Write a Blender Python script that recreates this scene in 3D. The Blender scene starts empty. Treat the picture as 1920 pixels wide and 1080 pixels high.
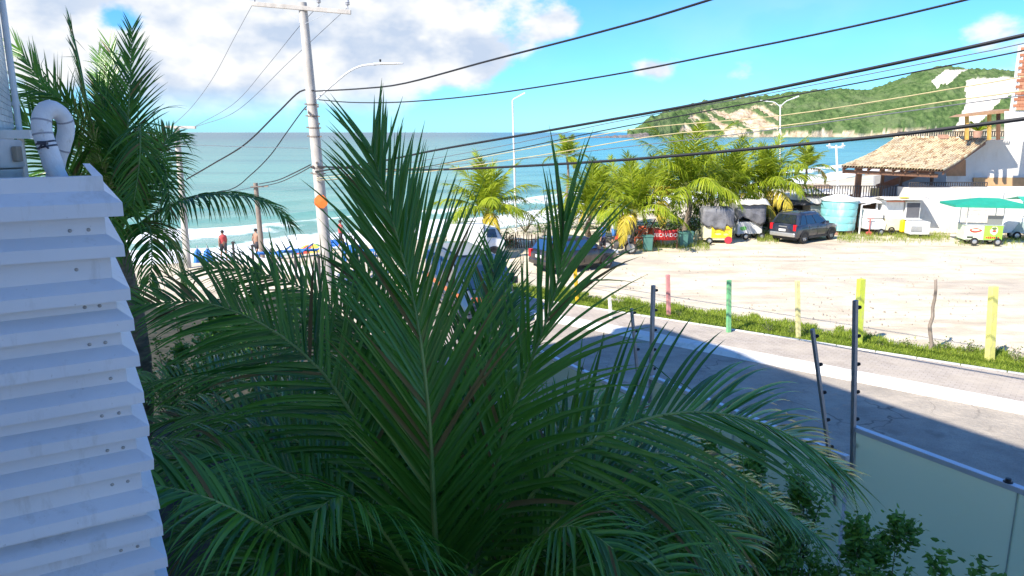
import bpy, math, random
from mathutils import Vector, Matrix, noise as mnoise
random.seed(7)
R = math.radians
scene = bpy.context.scene
col = scene.collection

# ------------------------------------------------------------------ camera
FPX = 1387.0                                   # focal length in pixels of the 1920 wide photograph
PITCH = math.atan(292 / FPX)
CAMZ = 6.0
cam_d = bpy.data.cameras.new('camera')
cam = bpy.data.objects.new('camera', cam_d)
col.objects.link(cam)
cam.location = (0, 0, CAMZ)
cam.rotation_euler = (math.pi / 2 - PITCH, 0, 0)
cam_d.sensor_width = 36
cam_d.lens = 36 * FPX / 1920
cam_d.clip_start = 0.05
cam_d.clip_end = 90000
scene.camera = cam

# ------------------------------------------------------------------ light
SUN_EL, SHADOW_HEADING = R(42), R(45)          # shadows fall to the right and away
sh = Vector((math.sin(SHADOW_HEADING) * math.cos(SUN_EL), math.cos(SHADOW_HEADING) * math.cos(SUN_EL), -math.sin(SUN_EL)))
sun_d = bpy.data.lights.new('sun', 'SUN')
sun_d.energy = 4.6
sun_d.angle = R(0.5)
sun_d.color = (1.0, 0.93, 0.82)
sun = bpy.data.objects.new('sun', sun_d)
sun.rotation_euler = sh.to_track_quat('-Z', 'Y').to_euler()
col.objects.link(sun)

scene.view_settings.view_transform = 'Standard'
scene.view_settings.look = 'None'
scene.view_settings.gamma = 1
scene.view_settings.use_curve_mapping = False
scene.view_settings.exposure = 1.0
scene.cycles.max_bounces = 8
scene.cycles.transparent_max_bounces = 8

world = bpy.data.worlds.new('World')
scene.world = world
world.use_nodes = True
wt = world.node_tree
wt.nodes.clear()


def wn(kind, **kw):
    n = wt.nodes.new(kind)
    for k, v in kw.items():
        setattr(n, k, v)
    return n


def wlink(a, b):
    wt.links.new(a, b)


def wmath(op, a, b=None, c=None, clamp=False):
    n = wn('ShaderNodeMath', operation=op, use_clamp=clamp)
    for i, x in enumerate((a, b, c)):
        if x is None:
            continue
        if isinstance(x, (int, float)):
            n.inputs[i].default_value = x
        else:
            wlink(x, n.inputs[i])
    return n.outputs[0]


def build_world():
    out = wn('ShaderNodeOutputWorld')
    bg = wn('ShaderNodeBackground')
    bg.inputs['Strength'].default_value = 0.15
    wlink(bg.outputs[0], out.inputs[0])
    sky = wn('ShaderNodeTexSky', sky_type='NISHITA')
    sky.sun_disc = False
    sky.sun_elevation = SUN_EL
    sky.sun_rotation = SHADOW_HEADING + math.pi
    sky.altitude = 0
    sky.air_density = 1.0
    sky.dust_density = 0.15
    sky.ozone_density = 1.6
    tc = wn('ShaderNodeTexCoord')
    d = tc.outputs['Generated']
    # squashed direction: clouds wider than tall
    mp = wn('ShaderNodeVectorMath', operation='MULTIPLY')
    wlink(d, mp.inputs[0])
    mp.inputs[1].default_value = (1, 1, 1.7)
    q = mp.outputs[0]

    def fbm(vec, scale, detail, rough, off):
        ad = wn('ShaderNodeVectorMath', operation='ADD')
        wlink(vec, ad.inputs[0])
        ad.inputs[1].default_value = off
        n = wn('ShaderNodeTexNoise')
        n.inputs['Scale'].default_value = scale
        n.inputs['Detail'].default_value = detail
        n.inputs['Roughness'].default_value = rough
        wlink(ad.outputs[0], n.inputs['Vector'])
        return n.outputs['Fac']

    def pdir(px, py):
        X = (px - 960) / FPX
        U = -(py - 540) / FPX
        v = Vector((X, math.cos(PITCH) + U * math.sin(PITCH), -math.sin(PITCH) + U * math.cos(PITCH))).normalized()
        return (v.x, v.y, v.z * 1.7)

    # where the cumulus banks stand: (pixel, radius, weight)
    blobs = [((-150, -40), .34, .28), ((420, -30), .17, .30), ((700, -60), .24, .28), ((620, 90), .17, .22),
             ((330, 110), .12, .20), ((60, 40), .14, .24), ((820, 40), .12, .20), ((480, 178), .07, .30), ((700, 165), .09, .24), ((330, 170), .08, .22), ((850, 110), .10, .22),
             ((1050, 55), .06, .36), ((960, 110), .06, .30), ((880, 150), .06, .16),
             ((1235, 128), .05, .33), ((1392, 128), .04, .34), ((1850, 60), .06, .28), ((1560, 140), .07, .22),
             ((1150, 40), .10, -.18), ((1500, 40), .20, -.22), ((215, 40), .045, -.34), ((1000, 200), .16, -.20), ((1700, 40), .12, -.15),
             ((2500, -200), .5, .08)]
    mask = None
    for (px, py), r, w in blobs:
        dn = wn('ShaderNodeVectorMath', operation='DISTANCE')
        wlink(q, dn.inputs[0])
        dn.inputs[1].default_value = pdir(px, py)
        mr = wn('ShaderNodeMapRange', interpolation_type='SMOOTHSTEP')
        mr.inputs[1].default_value = r * 1.25
        mr.inputs[2].default_value = r * 0.1
        mr.inputs[3].default_value = 0
        mr.inputs[4].default_value = w
        wlink(dn.outputs['Value'], mr.inputs[0])
        mask = mr.outputs[0] if mask is None else wmath('ADD', mask, mr.outputs[0])
    n1 = fbm(q, 9.0, 9, .58, (3.1, 1.7, .4))
    n1s = fbm(q, 9.0, 4.5, .52, (3.1, 1.7, .4))
    n2 = fbm(q, 9.0, 4.5, .52, (3.1 - .03, 1.7 - .01, .4 + .045))
    dens = wmath('ADD', n1, mask)
    al = wn('ShaderNodeMapRange', interpolation_type='SMOOTHSTEP')
    al.inputs[1].default_value = .575
    al.inputs[2].default_value = .78
    wlink(dens, al.inputs[0])
    # lit side: where the noise falls off towards the sun
    dif = wmath('SUBTRACT', n1s, n2)
    fine = fbm(q, 22.0, 5, .6, (1.1, 5.2, 2.7))
    lit = wmath('MULTIPLY_ADD', dif, 4.6, wmath('MULTIPLY_ADD', fine, .7, .14), clamp=True)
    thick = wn('ShaderNodeMapRange', interpolation_type='SMOOTHSTEP')
    thick.inputs[1].default_value = .74
    thick.inputs[2].default_value = 1.1
    thick.inputs[3].default_value = .34
    thick.inputs[4].default_value = -.1
    wlink(dens, thick.inputs[0])
    lit = wmath('ADD', lit, thick.outputs[0], clamp=True)
    cr = wn('ShaderNodeValToRGB')
    cr.color_ramp.elements[0].color = (2.0, 2.38, 3.0, 1)
    cr.color_ramp.elements[0].position = 0.1
    cr.color_ramp.elements[1].color = (3.45, 3.5, 3.55, 1)
    cr.color_ramp.elements[1].position = 0.95
    wlink(lit, cr.inputs[0])
    tint = wn('ShaderNodeMix', data_type='RGBA', blend_type='MULTIPLY')
    tint.inputs[0].default_value = 1
    wlink(sky.outputs[0], tint.inputs[6])
    tint.inputs[7].default_value = (0.20, 0.47, 0.80, 1)
    # fade the clouds into the bright air at the horizon
    sep = wn('ShaderNodeSeparateXYZ')
    wlink(d, sep.inputs[0])
    hz = wn('ShaderNodeMapRange', interpolation_type='SMOOTHSTEP')
    hz.inputs[1].default_value = 0.0
    hz.inputs[2].default_value = 0.06
    wlink(sep.outputs[2], hz.inputs[0])
    alpha = wmath('MULTIPLY', al.outputs[0], hz.outputs[0])
    # thin veil everywhere
    n3 = fbm(q, 3.0, 5, .5, (9.3, 2.2, 4.4))
    veil = wn('ShaderNodeMapRange', interpolation_type='SMOOTHSTEP')
    veil.inputs[1].default_value = .48
    veil.inputs[2].default_value = .85
    veil.inputs[4].default_value = .22
    wlink(n3, veil.inputs[0])
    alpha = wmath('MAXIMUM', alpha, wmath('MULTIPLY', veil.outputs[0], hz.outputs[0]))
    mx = wn('ShaderNodeMix', data_type='RGBA')
    wlink(alpha, mx.inputs[0])
    wlink(tint.outputs[2], mx.inputs[6])
    wlink(cr.outputs[0], mx.inputs[7])
    wlink(mx.outputs[2], bg.inputs['Color'])


build_world()

# ------------------------------------------------------------------ helpers


def ray(px, py):
    X = (px - 960) / FPX
    U = -(py - 540) / FPX
    return Vector((X, math.cos(PITCH) + U * math.sin(PITCH), -math.sin(PITCH) + U * math.cos(PITCH)))


def W(px, py, Y):
    d = ray(px, py)
    return Vector((0, 0, CAMZ)) + d * (Y / d.y)


def G(px, py, z=0.0):
    d = ray(px, py)
    return Vector((0, 0, CAMZ)) + d * ((z - CAMZ) / d.z)


def px_of(p):
    fwd = Vector((0, math.cos(PITCH), -math.sin(PITCH)))
    up = Vector((0, math.sin(PITCH), math.cos(PITCH)))
    q = Vector(p) - Vector((0, 0, CAMZ))
    z = q.dot(fwd)
    return 960 + FPX * q.x / z, 540 - FPX * q.dot(up) / z


UA = R(31)
UDIR = Vector((-math.sin(UA), math.cos(UA), 0))       # along the hotel front, towards the beach
VDIR = Vector((math.cos(UA), math.sin(UA), 0))        # from the hotel front out to the street


def UV(u, v, z=0.0):
    p = UDIR * u + VDIR * v
    return Vector((p.x, p.y, z))


MATS = {}


class NT:
    def __init__(s, name):
        s.m = bpy.data.materials.new(name)
        s.m.use_nodes = True
        s.t = s.m.node_tree
        s.b = s.t.nodes['Principled BSDF']
        s.out = s.t.nodes['Material Output']

    def n(s, kind, **kw):
        x = s.t.nodes.new(kind)
        for k, v in kw.items():
            setattr(x, k, v)
        return x

    def l(s, a, b):
        s.t.links.new(a, b)

    def coord(s, kind='Object'):
        return s.n('ShaderNodeTexCoord').outputs[kind]

    def pos(s):
        return s.n('ShaderNodeNewGeometry').outputs['Position']

    def noise(s, scale, detail=4, rough=.55, vec=None, stretch=None):
        n = s.n('ShaderNodeTexNoise')
        n.inputs['Scale'].default_value = scale
        n.inputs['Detail'].default_value = detail
        n.inputs['Roughness'].default_value = rough
        v = vec or s.pos()
        if stretch:
            mm = s.n('ShaderNodeVectorMath', operation='MULTIPLY')
            s.l(v, mm.inputs[0])
            mm.inputs[1].default_value = stretch
            v = mm.outputs[0]
        s.l(v, n.inputs['Vector'])
        return n.outputs['Fac']

    def ramp(s, fac, stops, interp='LINEAR'):
        r = s.n('ShaderNodeValToRGB')
        r.color_ramp.interpolation = interp
        e = r.color_ramp.elements
        while len(e) < len(stops):
            e.new(.5)
        for i, (p, c) in enumerate(stops):
            e[i].position = p
            e[i].color = (c[0], c[1], c[2], 1) if not isinstance(c, (int, float)) else (c, c, c, 1)
        s.l(fac, r.inputs[0])
        return r.outputs[0]

    def mix(s, fac, a, b, blend='MIX'):
        m = s.n('ShaderNodeMix', data_type='RGBA', blend_type=blend)
        for i, x in ((0, fac), (6, a), (7, b)):
            if isinstance(x, (int, float)):
                m.inputs[i].default_value = x
            elif isinstance(x, tuple):
                m.inputs[i].default_value = (x[0], x[1], x[2], 1)
            else:
                s.l(x, m.inputs[i])
        return m.outputs[2]

    def math(s, op, a, b=0.0, clamp=False):
        m = s.n('ShaderNodeMath', operation=op, use_clamp=clamp)
        for i, x in ((0, a), (1, b)):
            if isinstance(x, (int, float)):
                m.inputs[i].default_value = x
            else:
                s.l(x, m.inputs[i])
        return m.outputs[0]

    def bump(s, h, strength=.3, dist=.02):
        b = s.n('ShaderNodeBump')
        b.inputs['Strength'].default_value = strength
        b.inputs['Distance'].default_value = dist
        s.l(h, b.inputs['Height'])
        s.l(b.outputs[0], s.b.inputs['Normal'])

    def base(s, c):
        if isinstance(c, tuple):
            s.b.inputs['Base Color'].default_value = (c[0], c[1], c[2], 1)
        else:
            s.l(c, s.b.inputs['Base Color'])

    def set(s, **kw):
        for k, v in kw.items():
            s.b.inputs[k.replace('_', ' ')].default_value = v
        return s


def paint(name, c, rough=.6, var=.12, scale=4.0, metal=0.0, bump=0.0, dirt=None, coat=0.0):
    """painted / plastic / concrete surface with mottling and, if asked, dirt streaks"""
    if name in MATS:
        return MATS[name]
    t = NT(name)
    f = t.noise(scale, 6, .6)
    lo = tuple(max(0, x * (1 - var)) for x in c)
    hi = tuple(min(1, x * (1 + var)) for x in c)
    cc = t.ramp(f, [(.3, lo), (.7, hi)])
    if dirt:
        g = t.noise(scale * 1.7, 8, .65, stretch=(1, 1, .35))
        cc = t.mix(t.math('MULTIPLY', t.ramp(g, [(.52, 0.0), (.72, 1.0)]), dirt[1]), cc, dirt[0])
    t.base(cc)
    t.set(Roughness=rough, Metallic=metal)
    t.b.inputs['Coat Weight'].default_value = coat
    if bump:
        t.bump(t.noise(scale * 12, 4, .6), .5, bump)
    MATS[name] = t.m
    return t.m


def leafmat(name, dark, light, trans=.25, rough=.38, spec=.5, tcol=None):
    t = NT(name)
    rnd = t.n('ShaderNodeNewGeometry').outputs['Random Per Island']
    nz = t.noise(1.3, 3, .5)
    f = t.math('ADD', t.math('MULTIPLY', rnd, .65), t.math('MULTIPLY', nz, .4))
    c = t.ramp(f, [(.1, dark), (.9, light)])
    t.base(c)
    t.set(Roughness=rough)
    t.b.inputs['Specular IOR Level'].default_value = spec
    tr = t.n('ShaderNodeBsdfTranslucent')
    if tcol:
        tr.inputs[0].default_value = (*tcol, 1)
    else:
        t.l(c, tr.inputs[0])
    mx = t.n('ShaderNodeMixShader')
    mx.inputs[0].default_value = trans
    t.l(t.b.outputs[0], mx.inputs[1])
    t.l(tr.outputs[0], mx.inputs[2])
    t.l(mx.outputs[0], t.out.inputs[0])
    MATS[name] = t.m
    return t.m


class MB:
    """collects shapes, in world coordinates, for ONE mesh object"""

    def __init__(s):
        s.v, s.f, s.mi = [], [], []

    def face(s, pts, m=0):
        i = len(s.v)
        s.v.extend(Vector(p) for p in pts)
        s.f.append(tuple(range(i, i + len(pts))))
        s.mi.append(m)

    def grid(s, rows, m=0, close=False):
        i = len(s.v)
        nr, nc = len(rows), len(rows[0])
        for r in rows:
            s.v.extend(Vector(p) for p in r)
        for a in range(nr - 1):
            for b in range(nc if close else nc - 1):
                b2 = (b + 1) % nc
                s.f.append((i + a * nc + b, i + a * nc + b2, i + (a + 1) * nc + b2, i + (a + 1) * nc + b))
                s.mi.append(m)
        return i

    def box(s, c, size, ax=None, m=0, taper=1.0):
        """box round centre c; ax = (x, y, z) axes"""
        c = Vector(c)
        X, Y, Z = ax if ax else (Vector((1, 0, 0)), Vector((0, 1, 0)), Vector((0, 0, 1)))
        i = len(s.v)
        for k, zz in enumerate((-1, 1)):
            t = 1 if k == 0 else taper
            for xx, yy in ((-1, -1), (1, -1), (1, 1), (-1, 1)):
                s.v.append(c + X * (xx * size[0] / 2 * t) + Y * (yy * size[1] / 2 * t) + Z * (zz * size[2] / 2))
        for q in ((0, 3, 2, 1), (4, 5, 6, 7), (0, 1, 5, 4), (1, 2, 6, 5), (2, 3, 7, 6), (3, 0, 4, 7)):
            s.f.append(tuple(i + k for k in q))
            s.mi.append(m)

    def bar(s, a, b, w, h=None, m=0, upv=None):
        a, b = Vector(a), Vector(b)
        z = b - a
        L = z.length
        z.normalize()
        up = upv or (Vector((0, 0, 1)) if abs(z.z) < .95 else Vector((0, 1, 0)))
        x = z.cross(up).normalized()
        y = x.cross(z).normalized()
        s.box((a + b) / 2, (w, h or w, L), (x, y, z), m)

    def tube(s, pts, rad, n=8, m=0, cap=True):
        pts = [Vector(p) for p in pts]
        if isinstance(rad, (int, float)):
            rad = [rad] * len(pts)
        t0 = (pts[1] - pts[0]).normalized()
        up = Vector((0, 0, 1)) if abs(t0.z) < .9 else Vector((1, 0, 0))
        x = t0.cross(up).normalized()
        rows = []
        for i, p in enumerate(pts):
            t = (pts[min(i + 1, len(pts) - 1)] - pts[max(i - 1, 0)]).normalized()
            x = (x - t * x.dot(t)).normalized()
            y = t.cross(x)
            rows.append([p + (x * math.cos(2 * math.pi * k / n) + y * math.sin(2 * math.pi * k / n)) * rad[i] for k in range(n)])
        i = s.grid(rows, m, close=True)
        if cap:
            s.f.append(tuple(i + k for k in range(n))[::-1])
            s.mi.append(m)
            j = i + (len(pts) - 1) * n
            s.f.append(tuple(j + k for k in range(n)))
            s.mi.append(m)

    def lathe(s, c, prof, n=16, ax=None, m=0):
        """prof: list of (radius, height along axis)"""
        c = Vector(c)
        X, Y, Z = ax if ax else (Vector((1, 0, 0)), Vector((0, 1, 0)), Vector((0, 0, 1)))
        rows = [[c + Z * h + (X * math.cos(2 * math.pi * k / n) + Y * math.sin(2 * math.pi * k / n)) * r for k in range(n)] for r, h in prof]
        s.grid(rows, m, close=True)

    def prism(s, poly, ext, m=0):
        """poly (3D points, planar) pushed along the vector ext"""
        i = len(s.v)
        n = len(poly)
        e = Vector(ext)
        s.v.extend(Vector(p) for p in poly)
        s.v.extend(Vector(p) + e for p in poly)
        s.f.append(tuple(range(i, i + n))[::-1])
        s.f.append(tuple(range(i + n, i + 2 * n)))
        s.mi += [m, m]
        for k in range(n):
            s.f.append((i + k, i + (k + 1) % n, i + n + (k + 1) % n, i + n + k))
            s.mi.append(m)

    def build(s, name, mats, parent=None, smooth=False, bevel=0, kind=None, origin=None):
        me = bpy.data.meshes.new(name)
        o = bpy.data.objects.new(name, me)
        if parent is not None:
            org = world_of(parent)
            o.parent = parent
        else:
            org = Vector(origin) if origin is not None else Vector((0, 0, 0))
            o.location = org
        o['_w'] = list(org)
        me.from_pydata([tuple(p - org) for p in s.v], [], s.f)
        if not isinstance(mats, (list, tuple)):
            mats = [mats]
        for m in mats:
            me.materials.append(m)
        if len(mats) > 1:
            me.polygons.foreach_set('material_index', s.mi)
        if smooth:
            me.polygons.foreach_set('use_smooth', [True] * len(me.polygons))
            if smooth != 'all':
                me.set_sharp_from_angle(angle=R(40))
        me.validate()
        col.objects.link(o)
        if bevel:
            b = o.modifiers.new('bevel', 'BEVEL')
            b.width = bevel
            b.segments = 2
            b.limit_method = 'ANGLE'
        if kind:
            o['kind'] = kind
        return o


def world_of(o):
    return Vector(o['_w'])


def tag(o, label=None, cat=None, group=None, kind=None):
    if label:
        o['label'] = label
    if cat:
        o['category'] = cat
    if group:
        o['group'] = group
    if kind:
        o['kind'] = kind
    return o


def thing(name, label, cat, loc, group=None):
    o = bpy.data.objects.new(name, None)
    o.empty_display_size = .2
    o.location = loc
    o['_w'] = list(Vector(loc))
    col.objects.link(o)
    return tag(o, label, cat, group)


def instance(o, parent, delta=None, matrix=None):
    """a copy of a part (shared mesh) moved by delta, or placed by a matrix, under parent"""
    c = o.copy()
    col.objects.link(c)
    c.parent = parent
    if matrix is not None:
        c.matrix_local = matrix
    elif delta is not None:
        c.location = o.location + Vector(delta)
    return c


def catmull(pts, n):
    """n+1 points evenly spread over a Catmull-Rom through pts"""
    P = [Vector(p) for p in pts]
    P = [P[0] * 2 - P[1]] + P + [P[-1] * 2 - P[-2]]
    segs = len(P) - 3
    fine = []
    K = 12
    for i in range(segs):
        a, b, c, d = P[i:i + 4]
        for k in range(K):
            t = k / K
            fine.append(.5 * ((2 * b) + (c - a) * t + (2 * a - 5 * b + 4 * c - d) * t * t + (3 * b - a - 3 * c + d) * t ** 3))
    fine.append(P[-2])
    L = [0]
    for i in range(1, len(fine)):
        L.append(L[-1] + (fine[i] - fine[i - 1]).length)
    out = []
    j = 0
    for k in range(n + 1):
        t = L[-1] * k / n
        while j < len(L) - 2 and L[j + 1] < t:
            j += 1
        q = (t - L[j]) / max(1e-9, L[j + 1] - L[j])
        out.append(fine[j].lerp(fine[j + 1], min(1, q)))
    return out


def fb(x, y, z=0.0, o=4):
    return mnoise.fractal(Vector((x, y, z)), 1.0, 2.0, o)


def lerp(a, b, t):
    return a + (b - a) * t


def interp(tab, x):
    if x <= tab[0][0]:
        return tab[0][1]
    for (a, b), (c, d) in zip(tab, tab[1:]):
        if x <= c:
            return b + (d - b) * (x - a) / (c - a)
    return tab[-1][1]


def sstep(a, b, x):
    t = max(0, min(1, (x - a) / (b - a)))
    return t * t * (3 - 2 * t)

#@@SETTING
# ================================================================== the setting
SEA_Z = -1.5
SHORE = [Vector(p) for p in ((-600, -120), (-120, 16), (-45, 34), (-16, 43), (-4, 54), (12, 72), (46, 112), (110, 190), (300, 480), (620, 900), (900, 1160), (1600, 1250), (3000, 1300))]


def shore(x, y):
    """metres inland (+) or out to sea (-)"""
    best, sg = 1e9, 1
    for a, b in zip(SHORE, SHORE[1:]):
        ex, ey = b.x - a.x, b.y - a.y
        t = ((x - a.x) * ex + (y - a.y) * ey) / (ex * ex + ey * ey)
        t = max(0, min(1, t))
        dx, dy = x - a.x - ex * t, y - a.y - ey * t
        d = dx * dx + dy * dy
        if d < best - 1e-9:
            best = d
            sg = 1 if ex * (y - a.y) - ey * (x - a.x) < 0 else -1
    return sg * math.sqrt(best)


def land_z(x, y, s=None):
    s = shore(x, y) if s is None else s
    z = lerp(-3.2, SEA_Z, sstep(-25, 0, s)) if s < 0 else lerp(SEA_Z, -.02, min(1, s / 9) ** .8)
    if s > 9:
        z = -.02
    return z


def axis(lo, a, b, hi, fine):
    out = []
    x = a
    while x <= b:
        out.append(x)
        x += fine
    st, x = fine * 1.5, b
    while x < hi:
        x += st
        out.append(x)
        st *= 1.35
    st, x = fine * 1.5, a
    while x > lo:
        x -= st
        out.insert(0, x)
        st *= 1.35
    return out


def sheet(name, xs, ys, zf, mat, keep, attr):
    n = len(xs)
    S = [[shore(x, y) for x in xs] for y in ys]
    idx, vs, fs, at = {}, [], [], []

    def vid(i, j):
        k = j * n + i
        if k not in idx:
            idx[k] = len(vs)
            vs.append((xs[i], ys[j], zf(xs[i], ys[j], S[j][i])))
            at.append(S[j][i])
        return idx[k]
    for j in range(len(ys) - 1):
        for i in range(n - 1):
            q = (S[j][i], S[j][i + 1], S[j + 1][i + 1], S[j + 1][i])
            if keep(q):
                fs.append((vid(i, j), vid(i + 1, j), vid(i + 1, j + 1), vid(i, j + 1)))
    me = bpy.data.meshes.new(name)
    me.from_pydata(vs, [], fs)
    a = me.attributes.new(attr, 'FLOAT', 'POINT')
    a.data.foreach_set('value', at)
    me.polygons.foreach_set('use_smooth', [True] * len(me.polygons))
    me.materials.append(mat)
    o = bpy.data.objects.new(name, me)
    o['_w'] = [0, 0, 0]
    col.objects.link(o)
    return tag(o, kind='structure')


# ---- materials of the land
t = NT('lot_sand')
big = t.noise(.16, 5, .6)
mid = t.noise(.9, 6, .62)
trk = t.noise(.55, 5, .6, stretch=(.35, 1.6, 1))
fine = t.noise(14, 4, .7)
rut = t.noise(1.7, 6, .65, stretch=(.22, 1.5, 1))
c = t.ramp(mid, [(.3, (.57, .48, .345)), (.62, (.72, .63, .475))])
c = t.mix(t.math('MULTIPLY', t.ramp(trk, [(.5, 0.0), (.68, 1.0)]), .75), c, (.36, .295, .225))
c = t.mix(t.math('MULTIPLY', t.ramp(big, [(.5, 0.0), (.66, 1.0)]), .75), c, (.40, .35, .29))
c = t.mix(t.math('MULTIPLY', t.ramp(fine, [(.56, 0.0), (.72, 1.0)]), .3), c, (.36, .31, .25))
c = t.mix(t.math('MULTIPLY', t.ramp(rut, [(.55, 0.0), (.66, 1.0)]), .4), c, (.36, .30, .23))
at = t.n('ShaderNodeAttribute', attribute_name='inland')
wet = t.ramp(at.outputs['Fac'], [(0.0, 1.0), (.5, .0)])
mr = t.n('ShaderNodeMapRange')
mr.inputs[1].default_value = 0
mr.inputs[2].default_value = 4
t.l(at.outputs['Fac'], mr.inputs[0])
c = t.mix(mr.outputs[0], (.34, .27, .19), c)
t.base(c)
t.set(Roughness=.95)
t.b.inputs['Specular IOR Level'].default_value = .1
t.bump(t.math('ADD', t.noise(2.2, 6, .65), t.math('MULTIPLY', fine, .3)), .7, .06)
MATS['sand'] = t.m

xs = axis(-600, -60, 70, 3000, 1.3)
ys = axis(-200, -10, 130, 1500, 1.3)
sheet('ground', xs, ys, lambda x, y, s: land_z(x, y, s) + (.02 * fb(x * .4, y * .4) if s > 2 else 0), MATS['sand'], lambda q: max(q) > -30, 'inland')

# ---- the sea
t = NT('sea_water')
at = t.n('ShaderNodeAttribute', attribute_name='inland').outputs['Fac']
off = t.math('MULTIPLY', at, -1.0)
wob = t.noise(.05, 4, .5)
offn = t.math('ADD', off, t.math('MULTIPLY', t.math('SUBTRACT', wob, .5), 50))
mr = t.n('ShaderNodeMapRange')
mr.inputs[1].default_value = 0
mr.inputs[2].default_value = 900
t.l(offn, mr.inputs[0])
lg = t.math('POWER', mr.outputs[0], .45)
c = t.ramp(lg, [(0.0, (.27, .36, .27)), (.16, (.15, .33, .26)), (.36, (.095, .29, .24)), (.66, (.045, .195, .18)), (1.0, (.014, .085, .115))])
sw_l = t.noise(.03, 5, .6, stretch=(.35, 2.2, 1))
c = t.mix(t.math('MULTIPLY', t.ramp(sw_l, [(.46, 0.0), (.62, 1.0)]), .4), c, (.02, .12, .125))
pat = t.noise(.006, 5, .6, stretch=(.5, 1.5, 1))
c = t.mix(t.math('MULTIPLY', t.ramp(pat, [(.5, 0.0), (.62, 1.0)]), .45), c, (.02, .13, .17))
# foam: runs in sheets up the beach, breaks in lines further out
fn = t.noise(.35, 8, .7, stretch=(1, 1.0, 1))
fn2 = t.noise(1.6, 6, .75)
wv = t.n('ShaderNodeTexWave', wave_type='BANDS')
band = t.math('SINE', t.math('MULTIPLY', t.math('ADD', off, t.math('MULTIPLY', wob, 16)), .62))
near = t.n('ShaderNodeMapRange')
near.inputs[1].default_value = 26
near.inputs[2].default_value = 3
t.l(off, near.inputs[0])
fsum = t.math('ADD', t.math('ADD', t.math('MULTIPLY', near.outputs[0], .62), t.math('MULTIPLY', t.math('MULTIPLY', band, near.outputs[0]), .34)), t.math('ADD', t.math('MULTIPLY', fn, .55), t.math('MULTIPLY', fn2, .25)))
foam = t.ramp(fsum, [(.72, 0.0), (.86, 1.0)])
c = t.mix(foam, c, (.84, .86, .86))
t.base(c)
t.l(t.ramp(foam, [(0.0, .22), (.5, .9)]), t.b.inputs['Roughness'])
t.b.inputs['IOR'].default_value = 1.33
t.b.inputs['Specular IOR Level'].default_value = .22
h = t.math('ADD', t.math('MULTIPLY', t.noise(.22, 5, .6, stretch=(.5, 1.4, 1)), 1.0), t.math('MULTIPLY', t.noise(1.6, 4, .6), .22))
t.bump(h, .55, .55)
MATS['sea'] = t.m


def sea_z(x, y, s):
    o = -s
    if o < 0 or o > 60:
        return SEA_Z
    ph = o + 5 * fb(x * .03, y * .03, 4)
    a = .0
    for cc, hh in ((5, .22), (12.5, .55), (21, .42), (33, .3), (47, .22)):
        w = ph - cc
        a += hh * math.exp(-(w / (1.1 if w < 0 else 2.6)) ** 2) * (.65 + .5 * fb(x * .06, y * .06, cc))
    return SEA_Z + a * sstep(0, 3, o)


xs = axis(-9000, -80, 110, 60000, 1.4)
xs = [-60000, -25000] + xs
ys = axis(-2000, 20, 190, 60000, 1.4)
sheet('sea', xs, ys, sea_z, MATS['sea'], lambda q: min(q) < 1.5, 'inland')

# reef / spit lying off the headland
t = NT('reef_rock')
t.base(t.ramp(t.noise(.2, 6, .6), [(.35, (.10, .085, .075)), (.7, (.30, .25, .21))]))
t.set(Roughness=.9)
reef = MB()
rows = []
for i in range(60):
    f = i / 59
    px = lerp(1085, 1215, f)
    Y = lerp(1010, 1120, f)
    c0 = G(px, 258, SEA_Z)
    c0 = W(px, 255, Y)
    hgt = 2.2 * (.35 + f) * (.5 + abs(fb(i * .35, 2.3))) + f * f * 5
    rows.append([(c0.x, Y - 16, SEA_Z - .6), (c0.x, Y - 6, SEA_Z + hgt * .8), (c0.x, Y + 3, SEA_Z + hgt), (c0.x, Y + 18, SEA_Z - .6)])
reef.grid(rows)
tag(reef.build('reef', t.m, smooth=True), kind='structure')

# ---- the headland with its bald dune
SKY = [(1180, 249), (1190, 244), (1215, 224), (1260, 206), (1330, 191), (1420, 184), (1500, 176), (1570, 169), (1600, 173), (1625, 172), (1660, 158), (1700, 143), (1735, 131), (1765, 125),
       (1785, 131), (1800, 132), (1825, 135), (1860, 134), (1885, 137), (1905, 146), (1960, 150), (2100, 165), (2300, 190), (2700, 215), (3400, 235)]
SANDS = [  # polygons of bare sand, in the bearing/height of the photograph
    [(1812, 152), (1850, 148), (1902, 146), (1935, 150), (1900, 172), (1876, 190), (1858, 208), (1840, 226), (1800, 242), (1784, 247), (1796, 225), (1806, 205), (1812, 180)],
    [(1745, 152), (1762, 140), (1780, 131), (1822, 131), (1800, 138), (1790, 148), (1778, 158), (1765, 160), (1757, 166)],
]
CLIFF = [[(1276, 246), (1284, 228), (1305, 214), (1330, 202), (1345, 205), (1370, 214), (1400, 204), (1425, 200), (1450, 192), (1464, 190), (1462, 215), (1458, 245), (1400, 250), (1330, 252)]]


def inpoly(x, y, P):
    r = False
    j = len(P) - 1
    for i in range(len(P)):
        if (P[i][1] > y) != (P[j][1] > y) and x < (P[j][0] - P[i][0]) * (y - P[i][1]) / (P[j][1] - P[i][1]) + P[i][0]:
            r = not r
        j = i
    return r


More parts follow.
